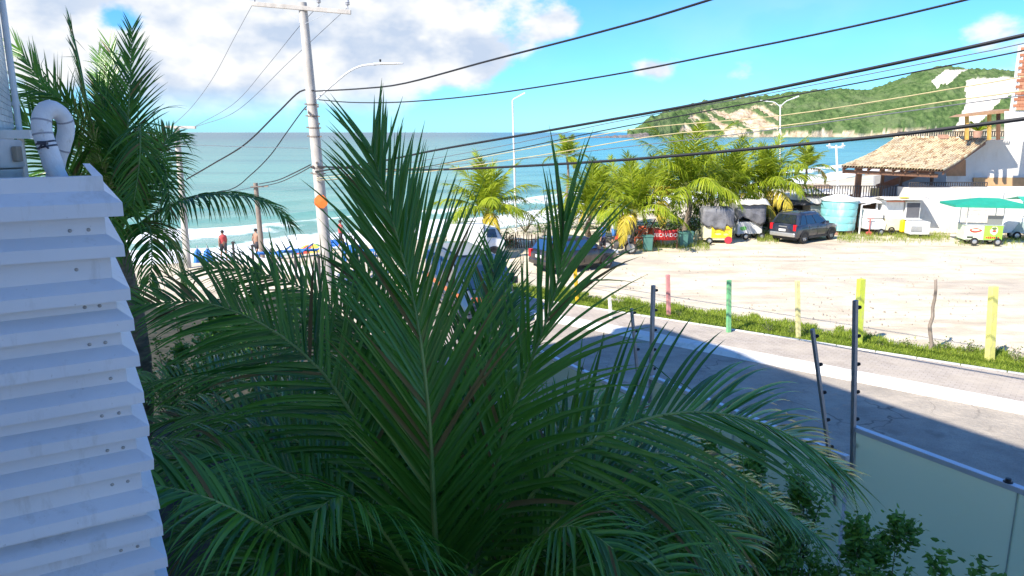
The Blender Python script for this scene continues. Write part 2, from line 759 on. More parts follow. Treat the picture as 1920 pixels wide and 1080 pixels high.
def make_hill():
    pxs = [1176 + 1.7 * i for i in range(int((1960 - 1176) / 1.7))] + [1960 + 18 * i for i in range(80)]
    rows_t = [i / 130 for i in range(131)] + [1.1, 1.3, 1.7, 2.2]
    vs, fs, sand, cliff = [], [], [], []
    nc = len(rows_t)
    for px in pxs:
        ys_ = interp(SKY, px)
        Yb = 1130 + 90 * sstep(1176, 1330, px) + 18 * fb(px * .012, 1.7)
        Yr = Yb + lerp(30, 270, sstep(1180, 1500, px)) * 1.0
        zr = W(px, ys_, Yr).z
        for tt in rows_t:
            Y = lerp(Yb, Yr, tt)
            if tt <= 1:
                z = SEA_Z - 1 + (zr - SEA_Z + 1) * (.12 * sstep(0, .03, tt) + .88 * math.sin(min(1, tt) * math.pi / 2) ** .95)
            else:
                z = zr * (1 - .8 * sstep(1, 2.2, tt))
            x = W(px, 248, Y).x
            p = Vector((x, Y, z))
            ppx, ppy = px_of(p)
            wob = 5 * fb(x * .035, z * .06, 3.3)
            wb2 = 4 * fb(x * .03, z * .05, 8.8)
            s = 1.0 if any(inpoly(ppx + wob, ppy + wb2 * .6, q) for q in SANDS) and tt <= 1.05 else 0.0
            k = 1.0 if any(inpoly(ppx + wob * 1.6, ppy + wb2, q) for q in CLIFF) and tt <= 1.02 and fb(x * .05 + z * .05, z * .03, 5.5) > -.12 else 0.0
            if tt < .016 + .012 * fb(px * .05, 4.4):
                k = 1.0
            canopy = (1 - max(s, k)) * sstep(0, .04, tt)
            z += canopy * (6.5 * abs(fb(x * .075, Y * .075, 1.1, 3)) + 5 * fb(x * .022, Y * .022, 7.0, 2) * sstep(0, .3, tt) * (1 - sstep(.8, 1, tt)))
            z += (s * .7 + k * 2.4) * fb(x * .06, Y * .06, 9.0) * (1 if tt < .98 else 0)
            vs.append((x, Y, z))
            sand.append(s)
            cliff.append(k)
    for i in range(len(pxs) - 1):
        for j in range(nc - 1):
            fs.append((i * nc + j, (i + 1) * nc + j, (i + 1) * nc + j + 1, i * nc + j + 1))
    me = bpy.data.meshes.new('headland_hill')
    me.from_pydata(vs, [], fs)
    for nm, dd in (('sand', sand), ('cliff', cliff)):
        a = me.attributes.new(nm, 'FLOAT', 'POINT')
        a.data.foreach_set('value', dd)
    me.polygons.foreach_set('use_smooth', [True] * len(fs))
    t = NT('hill_cover')
    pos = t.pos()
    n1 = t.noise(.09, 6, .65, vec=pos)
    n2 = t.noise(.02, 4, .6, vec=pos)
    g = t.ramp(n1, [(.3, (.035, .075, .022)), (.5, (.085, .14, .045)), (.72, (.17, .225, .085))])
    g = t.mix(t.math('MULTIPLY', t.ramp(n2, [(.5, 0.0), (.62, 1.0)]), .5), g, (.17, .21, .10))
    sd = t.ramp(t.noise(.05, 5, .5, vec=pos), [(.3, (.70, .62, .50)), (.7, (.80, .74, .63))])
    ck = t.ramp(t.noise(.07, 7, .7, vec=pos, stretch=(1, 1, .6)), [(.32, (.22, .15, .09)), (.48, (.55, .42, .28)), (.66, (.72, .62, .48))])
    sa = t.n('ShaderNodeAttribute', attribute_name='sand').outputs['Fac']
    ca = t.n('ShaderNodeAttribute', attribute_name='cliff').outputs['Fac']
    t.base(t.mix(ca, t.mix(sa, g, sd), ck))
    t.set(Roughness=.95)
    t.b.inputs['Specular IOR Level'].default_value = .1
    t.bump(t.noise(.28, 5, .7, vec=pos), .9, 3.0)
    me.materials.append(t.m)
    o = bpy.data.objects.new('headland_hill', me)
    col.objects.link(o)
    tag(o, kind='structure')


make_hill()

# ---- road, kerb, pavement
KA, KB = Vector((3.91, 20.91, 0)), Vector((11.06, 15.07, 0))
KD = (KB - KA).normalized()                      # along the kerb, towards the camera's right
KN = Vector((-KD.y, KD.x, 0))                    # away from the road, towards the lot
if KN.dot(Vector((1, 1, 0))) < 0:
    KN = -KN
LA, LB = Vector((2.55, 24.53, 0)), Vector((12.6, 17.35, 0))
LD = (LB - LA).normalized()

t = NT('asphalt')
pos = t.pos()
a = t.noise(1.1, 5, .6, vec=pos)
b = t.noise(38, 3, .7, vec=pos)
v = t.n('ShaderNodeTexVoronoi')
v.inputs['Scale'].default_value = 9
t.l(pos, v.inputs['Vector'])
c = t.ramp(a, [(.3, (.30, .262, .215)), (.7, (.46, .40, .32))])
c = t.mix(t.math('MULTIPLY', t.ramp(v.outputs['Distance'], [(.0, 1.0), (.5, 0.0)]), .35), c, (.34, .31, .275))
c = t.mix(t.math('MULTIPLY', t.ramp(b, [(.45, 0.0), (.7, 1.0)]), .5), c, (.17, .155, .135))
c = t.mix(t.math('MULTIPLY', t.ramp(t.noise(.45, 6, .7, vec=pos, stretch=(1, 1.5, 1)), [(.50, 0.0), (.70, 1.0)]), .75), c, (.54, .46, .36))
vc = t.n('ShaderNodeTexVoronoi', feature='DISTANCE_TO_EDGE')
vc.inputs['Scale'].default_value = .55
dst = t.n('ShaderNodeVectorMath', operation='ADD')
nzv = t.n('ShaderNodeTexNoise')
nzv.inputs['Scale'].default_value = 1.6
t.l(pos, nzv.inputs['Vector'])
t.l(pos, dst.inputs[0])
t.l(nzv.outputs['Color'], dst.inputs[1])
t.l(dst.outputs[0], vc.inputs['Vector'])
c = t.mix(t.math('MULTIPLY', t.ramp(vc.outputs['Distance'], [(.0, 1.0), (.018, 0.0)]), t.ramp(t.noise(.5, 3, .5, vec=pos), [(.45, 0.0), (.6, .75)])), c, (.07, .065, .06))
oil = t.noise(.9, 4, .6, vec=pos, stretch=(1, 1, 1))
c = t.mix(t.math('MULTIPLY', t.ramp(oil, [(.60, 0.0), (.70, 1.0)]), .45), c, (.12, .11, .10))
t.base(c)
t.set(Roughness=.9)
t.bump(t.math('ADD', v.outputs['Distance'], b), .8, .012)
MATS['asphalt'] = t.m
road = MB()
e0, e1 = KA - KD * 14, KA + KD * 34
q0, q1 = UV(36, 7.9), UV(-14, 7.9)
N = 24
rows = []
for k in range(N + 1):
    f = k / N
    A = e0.lerp(e1, f)
    B = q0.lerp(q1, f)
    rows.append([A.lerp(B, j / 8) + Vector((0, 0, .045)) for j in range(9)])
road.grid(rows)
tag(road.build('road', MATS['asphalt'], smooth=True), kind='structure')

t = NT('paving')
pos = t.pos()
rot = t.n('ShaderNodeMapping')
rot.inputs['Rotation'].default_value = (0, 0, math.atan2(KD.y, KD.x) + .0)
rot.vector_type = 'TEXTURE'
t.l(pos, rot.inputs[0])
br = t.n('ShaderNodeTexBrick')
br.inputs['Scale'].default_value = 1
br.inputs['Brick Width'].default_value = .22
br.inputs['Row Height'].default_value = .11
br.inputs['Mortar Size'].default_value = .008
br.inputs['Color1'].default_value = (.37, .315, .26, 1)
br.inputs['Color2'].default_value = (.44, .385, .33, 1)
br.inputs['Mortar'].default_value = (.27, .235, .195, 1)
t.l(rot.outputs[0], br.inputs['Vector'])
c = t.mix(t.math('MULTIPLY', t.ramp(t.noise(.8, 6, .65, vec=pos), [(.42, 0.0), (.66, 1.0)]), .7), br.outputs[0], (.52, .45, .36))
t.base(c)
t.set(Roughness=.92)
t.bump(br.outputs['Fac'], -.5, .01)
MATS['paving'] = t.m
sw = MB()
rows = []
for k in range(33):
    f = k / 32
    A = KA - KD * 10 + KD * (46 * f) + KN * .42
    B = LA - LD * 10 + LD * (46 * f)
    rows.append([A.lerp(B, j / 4) + Vector((0, 0, .155)) for j in range(5)])
sw.grid(rows)
tag(sw.build('sidewalk', MATS['paving']), kind='structure')

kerbm = paint('white_kerb_paint', (.74, .72, .67), .8, .10, 1.6, bump=.008, dirt=((.33, .29, .24), .75))
k1 = MB()
rows = []
nseg = 44
for k in range(nseg + 1):
    P = KA - KD * 10 + KD * (44 * k / nseg)
    wob = .02 * fb(k * .4, 3.1)
    rows.append([P + KN * (-.10 + wob) + Vector((0, 0, .0)), P + KN * (.02 + wob) + Vector((0, 0, .165 + wob * .4)), P + KN * .10 + Vector((0, 0, .18)), P + KN * .44 + Vector((0, 0, .18)), P + KN * .44 + Vector((0, 0, .02))])
k1.grid(rows)
tag(k1.build('kerb', kerbm, smooth=True), kind='structure')
k2 = MB()
for k in range(46):
    P = LA - LD * 10 + LD * (1.0 * k)
    jit = .015 * fb(k * 1.7, 9.9)
    LN = Vector((-LD.y, LD.x, 0))
    if LN.dot(Vector((1, 1, 0))) < 0:
        LN = -LN
    k2.box(P + LD * .49 + LN * (.05 + jit) + Vector((0, 0, .095)), (.98, .10, .17), (LD, LN, Vector((0, 0, 1))))
tag(k2.build('kerb_edging', paint('edging_concrete', (.66, .64, .58), .85, .12, 2.5, bump=.006, dirt=((.3, .27, .2), .6)), bevel=.012), kind='structure')
LN = Vector((-LD.y, LD.x, 0))
if LN.dot(Vector((1, 1, 0))) < 0:
    LN = -LN

# garden soil between hotel and glass fence, hotel-side pavement beyond the fence
gd = MB()
rows = []
for k in range(31):
    rows.append([UV(-8 + k * 1.2, -.55 + j * .8, .03 + .03 * fb(k * .7, j * .9)) for j in range(11)])
gd.grid(rows)
t = NT('garden_soil')
t.base(t.ramp(t.noise(3, 6, .6), [(.35, (.018, .022, .012)), (.7, (.06, .055, .035))]))
t.set(Roughness=1.0)
tag(gd.build('garden_bed', t.m, smooth=True), kind='structure')

# grass along the kerb edging (nobody could count it)
grassm = leafmat('grass_blades', (.10, .19, .012), (.40, .48, .07), .35, .6, .2)


def grass_mesh(name, spots, hmin, hmax, label, mat):
    m = MB()
    for p in spots:
        h = random.uniform(hmin, hmax)
        a = random.uniform(0, 6.28)
        w = random.uniform(.006, .013)
        sx = Vector((math.cos(a), math.sin(a), 0)) * w
        ln = Vector((random.gauss(0, .35), random.gauss(0, .35), 0)) * h
        p1 = p + ln * .35 + Vector((0, 0, h * .6))
        p2 = p + ln + Vector((0, 0, h))
        m.face([p - sx, p + sx, p1 + sx * .7, p1 - sx * .7])
        m.face([p1 - sx * .7, p1 + sx * .7, p2])
    o = m.build(name, mat)
    return tag(o, label, 'grass', kind='stuff')


tf = MB()
rows = []
for k in range(90):
    P0 = LA + LD * (-6 + .3 * k)
    wd = 1.75 + .5 * fb(P0.x * 1.1, P0.y * 1.1, 2.0)
    rows.append([P0 + LN * lerp(.1, wd, j / 5) + Vector((0, 0, (.07, .10, .09, .07, .05, -.04)[j] + .015 * fb(k * .9, j * 2.1))) for j in range(6)])
tf.grid(rows)
t = NT('turf_soil')
t.base(t.ramp(t.noise(2.5, 6, .65), [(.3, (.06, .11, .015)), (.55, (.13, .19, .03)), (.75, (.34, .30, .18))]))
t.set(Roughness=1.0)
tag(tf.build('grass_verge', t.m, smooth=True), kind='structure')
spots = []
for i in range(75000):
    s = random.uniform(-5.5, 20)
    w = random.random() ** 1.1 * 2.7
    P = LA + LD * s + LN * (.12 + w)
    d = fb(P.x * 1.1, P.y * 1.1, 2.0)
    if w > 1.95 + d * 1.3 or d < -.85:
        continue
    spots.append(Vector((P.x, P.y, .05)))
grass_mesh('roadside_grass', spots, .06, .2, 'strip of bright green grass between the edging and the sandy lot', grassm)
spots = []
for i in range(9000):
    px = random.choice([random.uniform(1570, 1780), random.uniform(1570, 1780), random.uniform(1420, 1460), random.uniform(1790, 1990), random.uniform(1180, 1330)])
    P = G(px, random.gauss(445 if px > 1400 else 462, 4.5) + (6 if px > 1790 else 0))
    if fb(P.x * .9, P.y * .9, 6.0) < -.25:
        continue
    spots.append(Vector((P.x, P.y, 0)))
grass_mesh('lot_edge_grass', spots, .08, .3, 'tufts of yellowish grass at the far edge of the lot', leafmat('dry_grass', (.10, .17, .02), (.36, .40, .08), .3, .7, .2))

# loose stones and crumbs of rubble on the lot (nobody could count them)
random.seed(21)
st = MB()
for i in range(1500):
    px, py = random.uniform(1080, 2000), random.uniform(455, 700)
    P = G(px, py)
    if (P - LA).dot(LN) < .4 or fb(P.x * .35, P.y * .35, 5.0) < -.05:
        continue
    r = random.uniform(.012, .04)
    a = random.uniform(0, 6.28)
    st.box(P + Vector((0, 0, r * .4)), (r * random.uniform(1, 2), r * random.uniform(1, 2), r), (Vector((math.cos(a), math.sin(a), 0)), Vector((-math.sin(a), math.cos(a), 0)), Vector((0, 0, 1))), taper=.6)
tag(st.build('loose_stones', paint('pebble', (.36, .31, .25), .95, .3, 3)), 'small stones scattered over the sandy lot', 'stones', kind='stuff')
random.seed(5)
# ================================================================== the hotel the picture is taken from
white_wall = paint('white_render', (.72, .71, .69), .75, .06, 1.2, bump=.004, dirt=((.42, .40, .37), .4))
hotel = thing('hotel_building', 'white hotel with thin pale wall tiles rising at the left edge of the photo', 'building', UV(13.0, -.6, 0))
HB = MB()
AX = (UDIR, VDIR, Vector((0, 0, 1)))
HU0, HU1, HTOP = -16.0, 13.0, 14.6
HB.box(UV((HU0 + HU1) / 2, -6.55, HTOP / 2), (HU1 - HU0 - .02, 12.0, HTOP), AX)
HB.build('wall', white_wall, hotel)
m = MB()
m.box(UV((HU0 + HU1) / 2, -6.65, HTOP + .1), (HU1 - HU0 + .1, 12.15, .2), AX)
m.build('roof', white_wall, hotel)
# clad upper storey near the far corner: thin tiles, too small to pick apart singly
t = NT('wall_tile')
rnd = t.n('ShaderNodeNewGeometry').outputs['Random Per Island']
t.base(t.mix(.35, t.ramp(rnd, [(0, (.62, .61, .60)), (1, (.80, .79, .77))]), t.ramp(t.noise(1.5, 5, .6), [(.3, (.58, .57, .56)), (.7, (.8, .79, .78))])))
t.set(Roughness=.35)
tm = MB()
z, row = 6.05, 0
while z < 10.5:
    u = 9.2 + (.12 if row % 2 else 0)
    while u < 12.99:
        w = min(.235, 12.995 - u)
        tm.box(UV(u + w / 2, -.537, z + .036), (w, .024 + random.uniform(0, .003), .070), AX)
        u += .24
    z += .076
    row += 1
tm.build('wall_tiles', t.m, hotel, kind='stuff')
m = MB()
m.box(UV(11.2, -.40, 5.98), (3.7, .30, .09), AX)
m.build('ledge', white_wall, hotel)
dp = thing('drain_pipe', 'slim white drain pipe running up the tiled wall corner at left', 'pipe', UV(12.6, -.52, 5.2))
m = MB()
pvc = paint('white_pvc', (.74, .74, .73), .4, .05, 3)
m.tube([UV(12.95, -.47, 5.2), UV(12.95, -.47, 12)], .042, 12)
m.build('pipe', pvc, dp, smooth=True)
for zz in (6.4, 8.0, 9.6):
    m = MB()
    m.lathe(UV(12.95, -.47, zz), [(.043, -.03), (.05, -.03), (.05, .03), (.043, .03)], 12)
    m.box(UV(12.95, -.53, zz), (.03, .09, .03), AX)
    m.build('clamp', pvc, dp)

# ------------------------------------------------------------------ louvred box round the air conditioning, on the left
lou_m = NT('louvre_enamel')
nz = lou_m.noise(2.0, 6, .6)
cc = lou_m.ramp(nz, [(.3, (.66, .69, .75)), (.7, (.78, .80, .84))])  # white enamel, with a little blue sky reflection put into the colour
st = lou_m.noise(9.0, 6, .7, stretch=(1, 1, .25))
cc = lou_m.mix(lou_m.math('MULTIPLY', lou_m.ramp(st, [(.56, 0.0), (.78, 1.0)]), .55), cc, (.36, .34, .31))
sp = lou_m.noise(60, 2, .6)
cc = lou_m.mix(lou_m.math('MULTIPLY', lou_m.ramp(sp, [(.70, 0.0), (.78, 1.0)]), .35), cc, (.22, .20, .18))
lou_m.base(cc)
lou_m.set(Roughness=.42)
LOU = lou_m.m
screw_m = paint('screw_steel', (.42, .41, .40), .5, .2, 30, metal=.6)
dark_m = paint('dark_gap', (.02, .02, .022), .8)
LC = W(236, 700, 2.32)                             # the louvre's corner line (before the lip stands out)
LC = Vector((LC.x, LC.y, 0))
NOUT = -UDIR                                       # towards the camera


def zat(px, py):                                   # height of a point seen on the corner line
    d = ray(px, py)
    t_ = LC.length / math.hypot(d.x, d.y)
    return CAMZ + d.z * t_


lou = thing('louvre_screen', 'white metal louvre screen round the air conditioning in the left foreground', 'louvre screen', (LC.x, LC.y, 3.4))


def louvre_slat(ztop, prof, name, mat=LOU, lip=0.0, back=1.1, left=1.3, tilt=0.0, shift=0.0):
    """prof: (out, down) polyline, swept along the front and round the corner"""
    m = MB()
    rows = []
    for o, dn in prof:
        zz = ztop - dn
        L0 = LC + VDIR * shift
        rows.append([L0 - VDIR * left + NOUT * o + Vector((0, 0, zz + tilt)), L0 + (NOUT + VDIR) * o + Vector((0, 0, zz)), L0 + UDIR * back + VDIR * o + Vector((0, 0, zz + tilt * .5))])
    m.grid(rows)
    ob = m.build(name, mat, lou)
    s = ob.modifiers.new('thickness', 'SOLIDIFY')
    s.thickness = .0022
    s.offset = -1
    return ob


ztop = zat(190, 331)
louvre_slat(ztop, [(-.030, .0), (-.004, .0), (-.004, .045), (.040, .080), (.040, .120), (.033, .120)], 'cap_rail')
PITCHZ = .1225
zs = ztop - .120
k = 0
prof = [(-.014, -.012), (-.014, .0), (-.014, .060), (.030, .092), (.030, .127), (.024, .127)]
while zs > 3.7:
    jit = random.uniform(-.004, .004)
    sx_ = .024 * (ztop - zs)
    s_ = louvre_slat(zs + jit - (.024 if k in (1, 7) else 0), [(o_ * random.uniform(.94, 1.05), d_) for o_, d_ in prof], 'slat', tilt=random.uniform(-.012, .012), shift=sx_)
    for q in (0.055 + random.uniform(-.006, .006), .105 + random.uniform(-.006, .006)):
        if random.random() < .15:
            continue
        sm = MB()
        c0 = LC + VDIR * (sx_ - q) + NOUT * (-.0125) + Vector((0, 0, zs - .044))
        sm.lathe(c0, [(.0001, .003), (.004, .0027), (.0056, .0012), (.006, 0)], 10, (VDIR, Vector((0, 0, 1)), NOUT))
        sm.build('screw', screw_m, s_, smooth=True)
    zs -= PITCHZ
    k += 1
m = MB()                                             # uprights that carry the slats
for q in (.30, 1.1):
    m.box(LC - VDIR * q - NOUT * .045 + Vector((0, 0, 4.6)), (.04, .03, 2.3), (VDIR, NOUT, Vector((0, 0, 1))))
m.box(LC - VDIR * .04 + UDIR * .045 + Vector((0, 0, 4.6)), (.04, .03, 2.3), (VDIR, NOUT, Vector((0, 0, 1))))
m.box(LC - VDIR * .03 + UDIR * 1.0 + Vector((0, 0, 4.6)), (.04, .04, 2.3), (VDIR, NOUT, Vector((0, 0, 1))))
m.build('upright', LOU, lou)
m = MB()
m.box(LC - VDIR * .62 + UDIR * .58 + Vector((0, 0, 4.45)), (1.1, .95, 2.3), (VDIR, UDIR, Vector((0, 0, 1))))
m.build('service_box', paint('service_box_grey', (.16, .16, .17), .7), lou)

# insulated pipe bend standing in the top of the box
IY = 2.55
insul = NT('pipe_insulation')
cc = insul.ramp(insul.noise(9, 6, .65), [(.3, (.66, .66, .68)), (.7, (.82, .82, .83))])
cc = insul.mix(insul.math('MULTIPLY', insul.ramp(insul.noise(26, 5, .7), [(.6, 0.0), (.74, 1.0)]), .6), cc, (.36, .33, .28))
insul.base(cc)
insul.set(Roughness=.65)
insul.bump(insul.noise(22, 4, .6), .6, .012)
pts = [W(118, 345, IY), W(103, 318, IY), W(92, 285, IY), W(80, 250, IY), W(78, 222, IY + .01), W(88, 206, IY + .03), W(104, 207, IY + .06), W(120, 222, IY + .09), W(124, 245, IY + .1), W(117, 275, IY + .1), W(108, 300, IY + .1), W(100, 345, IY + .1)]
path = catmull(pts, 40)
rad = []
for i in range(41):
    f = i / 40
    rad.append((.031 - .004 * sstep(.45, .6, f) - .005 * (1 - sstep(.0, .12, f))) * (1 + .06 * fb(i * .45, 1.2)))
ip = thing('insulated_pipe', 'bent air conditioning pipe wrapped in white insulation on the louvre box', 'pipe', pts[0])
m = MB()
m.tube(path, rad, 18)
m.build('wrapped_pipe', insul.m, ip, smooth='all')
for i, rr in ((9, 1.04), (10, 1.04), (12, 1.02), (15, 1.03), (24, 1.03), (31, 1.04)):
    m = MB()
    tg = (path[i + 1] - path[i - 1]).normalized()
    x = tg.cross(Vector((0, 1, .3))).normalized()
    y = tg.cross(x)
    m.lathe(path[i], [(rad[i] * .98, -.003), (rad[i] * rr, -.003), (rad[i] * rr, .003), (rad[i] * .98, .003)], 18, (x, y, tg))
    m.build('wrap_tie', paint('tie_dark', (.05, .05, .07), .5) if i in (9, 10) else paint('tie_grey', (.35, .35, .38), .6), ip)
m = MB()
kp = path[10] + Vector((.012, -.036, 0))
m.box(kp, (.03, .012, .012))
m.bar(kp, kp + Vector((.02, -.004, -.018)), .005)
m.bar(kp, kp + Vector((-.014, -.004, -.022)), .005)
m.build('knot', paint('tie_dark', (.05, .05, .07), .5), ip)
# ivory canister at the left edge
can_m = paint('ivory_plastic', (.62, .60, .56), .5, .1, 8, dirt=((.30, .24, .17), .6))
cp = W(4, 345, 2.5)
can = thing('filter_canister', 'ivory round canister beside the insulated pipe at the left edge', 'canister', cp)
m = MB()
m.lathe(cp, [(.001, 0), (.062, 0), (.062, .035), (.066, .04), (.066, .05)], 24)
m.build('base', can_m, can, smooth=True)
m = MB()
m.lathe(cp + Vector((0, 0, .052)), [(.060, 0), (.070, .004), (.072, .01), (.072, .085), (.066, .093), (.001, .097)], 24)
m.build('lid', can_m, can, smooth=True)
m = MB()
m.box(cp + Vector((.078, -.02, .1)), (.018, .03, .05))
m.build('latch', paint('latch_brown', (.30, .26, .2), .6), can, bevel=.004)

# ------------------------------------------------------------------ palms
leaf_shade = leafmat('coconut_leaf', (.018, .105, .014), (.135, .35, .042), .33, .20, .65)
rach_m = NT('frond_stalk')
rach_m.base(rach_m.ramp(rach_m.noise(3, 4, .6), [(.3, (.10, .20, .045)), (.7, (.24, .34, .09))]))
rach_m.set(Roughness=.45)
RACH = rach_m.m
leaf_sun = leafmat('coconut_leaf_sunlit', (.12, .21, .010), (.44, .50, .035), .4, .5, .25, )  # sunlit copy of leaf_shade, the sunlight put into its colour
leaf_old = leafmat('coconut_leaf_dry', (.34, .27, .03), (.60, .48, .06), .3, .6, .2)
rach_far = paint('far_frond_stalk', (.36, .38, .10), .55, .2, 4)
trunk_m = NT('palm_trunk')
tn = trunk_m.noise(6, 6, .65, stretch=(1, 1, 2.5))
trunk_m.base(trunk_m.ramp(tn, [(.3, (.10, .075, .055)), (.7, (.30, .24, .18))]))
trunk_m.set(Roughness=.95)
trunk_m.bump(trunk_m.noise(14, 5, .7, stretch=(.6, .6, 3)), .9, .03)
TRUNK = trunk_m.m


def leaflet(m, p, d, nrm, L, w, droop, segs, kink=0.0, mi=0, fold=.35):
    """one narrow folded leaflet; gravity bends it"""
    d = Vector(d)
    side = d.cross(nrm).normalized()
    step = L / segs
    rows = []
    p = Vector(p)
    kk = int(segs * random.uniform(.35, .75)) if kink else -1
    for i in range(segs + 1):
        f = i / segs
        ww = w * (.55 + .45 * min(1, f * 6)) * (1 - f ** 2.2) + .0004
        n2 = side.cross(d).normalized()
        if fold:
            rows.append([p - side * ww + n2 * ww * fold, p.copy(), p + side * ww + n2 * ww * fold])
        else:
            rows.append([p - side * ww, p + side * ww])
        d = d + Vector((0, 0, -1)) * droop * step * (.4 + 1.6 * f)
        if i == kk:
            d = d + Vector((random.gauss(0, .3), random.gauss(0, .3), -1.0)) * kink
        d.normalize()
        p = p + d * step
    m.grid(rows, mi)


def frond(parent, pts, nhint, n_leaf, Lmax, w, droop, mats, segs=6, s0=.14, r0=.022, a0=62, a1=22, lift=.1, separate=False, fold=.5, jit=.06, kinks=.04, lean=(0, 0), nside=8, endL=.45, baseL=.55, inone=None, roll=.38):
    """a coconut frond: stalk along pts, leaflets left and right. separate: each leaflet its own object"""
    K = 40
    path = catmull(pts, K)
    base = inone or MB()
    base.tube(path[::2], [lerp(r0, r0 * .13, (i / (K // 2)) ** .8) for i in range(K // 2 + 1)], nside, 1 if not separate else 0)
    leaves = []
    nh = Vector(nhint).normalized()
    for side in (-1, 1):
        for i in range(n_leaf):
            f = s0 + (1 - s0) * (i + random.uniform(.2, .8)) / n_leaf
            q = f * K
            j = min(K - 1, int(q))
            p = path[j].lerp(path[j + 1], q - j)
            T = (path[min(K, j + 2)] - path[max(0, j - 1)]).normalized()
            N = (nh - T * nh.dot(T)).normalized()
            S = T.cross(N) * side
            g = (f - s0) / (1 - s0)
            al = R(lerp(a0, a1, g ** .85)) + random.gauss(0, jit) + lean[0 if side < 0 else 1]
            dvec = (T * math.cos(al) + S * math.sin(al) + N * (lift + random.gauss(0, jit))).normalized()
            Ll = Lmax * lerp(baseL, 1, sstep(0, .25, g)) * lerp(1, endL, sstep(.45, 1, g)) * random.uniform(.88, 1.1)
            mm = MB() if separate else base
            N = (N + S * random.gauss(0, roll) + T * random.gauss(0, roll * .5)).normalized()
            brown = len(mats) > 2 and random.random() < .035
            leaflet(mm, p, dvec, N, Ll, w * lerp(1, .6, g) * random.uniform(.85, 1.1), droop * random.uniform(.6, 1.5), segs, kink=(random.uniform(.5, 1.6) if random.random() < kinks else 0), fold=fold, mi=2 if brown and not separate else 0)
            if separate:
                leaves.append((mm, brown))
    if inone:
        return None
    if separate:
        o = base.build('frond', mats[1], parent, smooth=True)
        for mm, brown in leaves:
            mm.build('leaflet', mats[2] if brown else mats[0], o, smooth='all')
        return o
    return base.build('frond', mats, parent, smooth='all')


def PL(*a):
    return [W(x, y, d) for x, y, d in a]


CAMV = Vector((0, -1, .15))
leaf_brown = leafmat('coconut_leaf_browned', (.10, .075, .03), (.24, .19, .07), .2, .6, .2)
PM = [leaf_shade, RACH, leaf_brown]
crown = W(848, 1200, 4.15)
palm = thing('coconut_palm', 'large dark green coconut palm filling the foreground below the balcony', 'palm tree', (crown.x, crown.y, 0))
m = MB()
tp = [Vector((crown.x + .12 * math.sin(i * .5), crown.y + .05 * i / 10, crown.z * i / 10)) for i in range(11)]
m.tube(tp, [lerp(.19, .13, i / 10) * (1.04 if i % 2 else .98) for i in range(11)], 14)
m.build('trunk', TRUNK, palm, smooth=True)
# the two fronds whose leaflets show largest, then the rest
frond(palm, PL((838, 1200, 4.05), (816, 1000, 3.95), (806, 800, 3.95), (786, 620, 4.05), (755, 480, 4.2), (724, 375, 4.4), (696, 278, 4.65)), CAMV + Vector((.1, 0, .1)), 100, .94, .0165, .22, PM, 7, .10, .026, 38, 15, .06, separate=True, kinks=.0, lean=(.0, .04), jit=.05, endL=.62, baseL=.8)
frond(palm, PL((872, 1200, 4.2), (912, 960, 4.2), (958, 780, 4.25), (1005, 655, 4.3), (1038, 560, 4.4), (1054, 480, 4.5), (1058, 400, 4.65)), CAMV + Vector((-.55, .1, 0)), 50, .88, .019, .5, PM, 7, .12, .024, 62, 14, .06, separate=True, kinks=.06, jit=.06, lean=(-.14, .0), endL=.72)
frond(palm, PL((890, 1195, 4.2), (985, 950, 4.1), (1085, 845, 4.05), (1190, 792, 4.1), (1300, 772, 4.2), (1410, 788, 4.35), (1500, 826, 4.5), (1580, 885, 4.7)), Vector((.1, -.55, 1)), 60, .98, .0165, .42, PM, 7, .3, .023, 58, 17, .03, kinks=.03, jit=.06, endL=.5)
# the others, leaflets joined with their frond
F = lambda pts, nh, n, L, **k: frond(palm, pts, nh, int(n * 1.3), L, k.pop('w', .0165), k.pop('droop', .6), PM, k.pop('segs', 7), **k)
F(PL((812, 1195, 4.2), (720, 900, 4.15), (640, 745, 4.2), (560, 655, 4.3), (470, 597, 4.45), (370, 566, 4.6), (255, 572, 4.8)), Vector((-.25, -.8, .75)), 66, .80, a0=66, a1=22, s0=.2)
F(PL((800, 1215, 4.0), (690, 1110, 3.6), (590, 1050, 3.35), (500, 990, 3.15), (410, 942, 3.02), (325, 916, 2.95), (240, 905, 2.9)), Vector((-.2, -.5, 1)), 60, .62, a0=72, a1=40, droop=1.6, r0=.024, w=.016)
F(PL((815, 1195, 4.3), (760, 860, 4.8), (690, 660, 5.3), (600, 560, 5.7), (500, 515, 6.0), (390, 500, 6.2)), Vector((-.2, -.7, .8)), 64, .85, a0=62, a1=25, droop=.5)
F(PL((805, 1200, 4.3), (700, 960, 4.5), (590, 850, 4.75), (480, 790, 4.95), (380, 775, 5.1), (290, 795, 5.2)), Vector((-.2, -.4, 1)), 60, .85, a0=64, a1=28, droop=1.0)
F(PL((805, 1205, 4.1), (700, 1040, 4.0), (600, 930, 3.95), (500, 870, 3.95), (400, 850, 3.95), (310, 870, 3.95)), Vector((-.1, -.3, 1)), 60, .8, a0=68, a1=30, droop=1.5)
F(PL((800, 1210, 3.95), (710, 1100, 3.7), (620, 1045, 3.55), (520, 1040, 3.4), (430, 1080, 3.3)), Vector((0, -.2, 1)), 54, .75, a0=70, a1=35, droop=1.7)
F(PL((830, 1190, 4.35), (790, 900, 4.9), (735, 730, 5.4), (660, 640, 5.8), (560, 610, 6.2), (470, 625, 6.5)), Vector((-.1, -.6, .8)), 56, .85, a0=60, a1=25, droop=.7)
F(PL((895, 1200, 4.15), (985, 1040, 4.0), (1085, 950, 3.95), (1190, 930, 3.92), (1300, 958, 3.92), (1400, 1025, 3.9)), Vector((.1, -.35, 1)), 60, .82, a0=72, a1=32, droop=1.5)
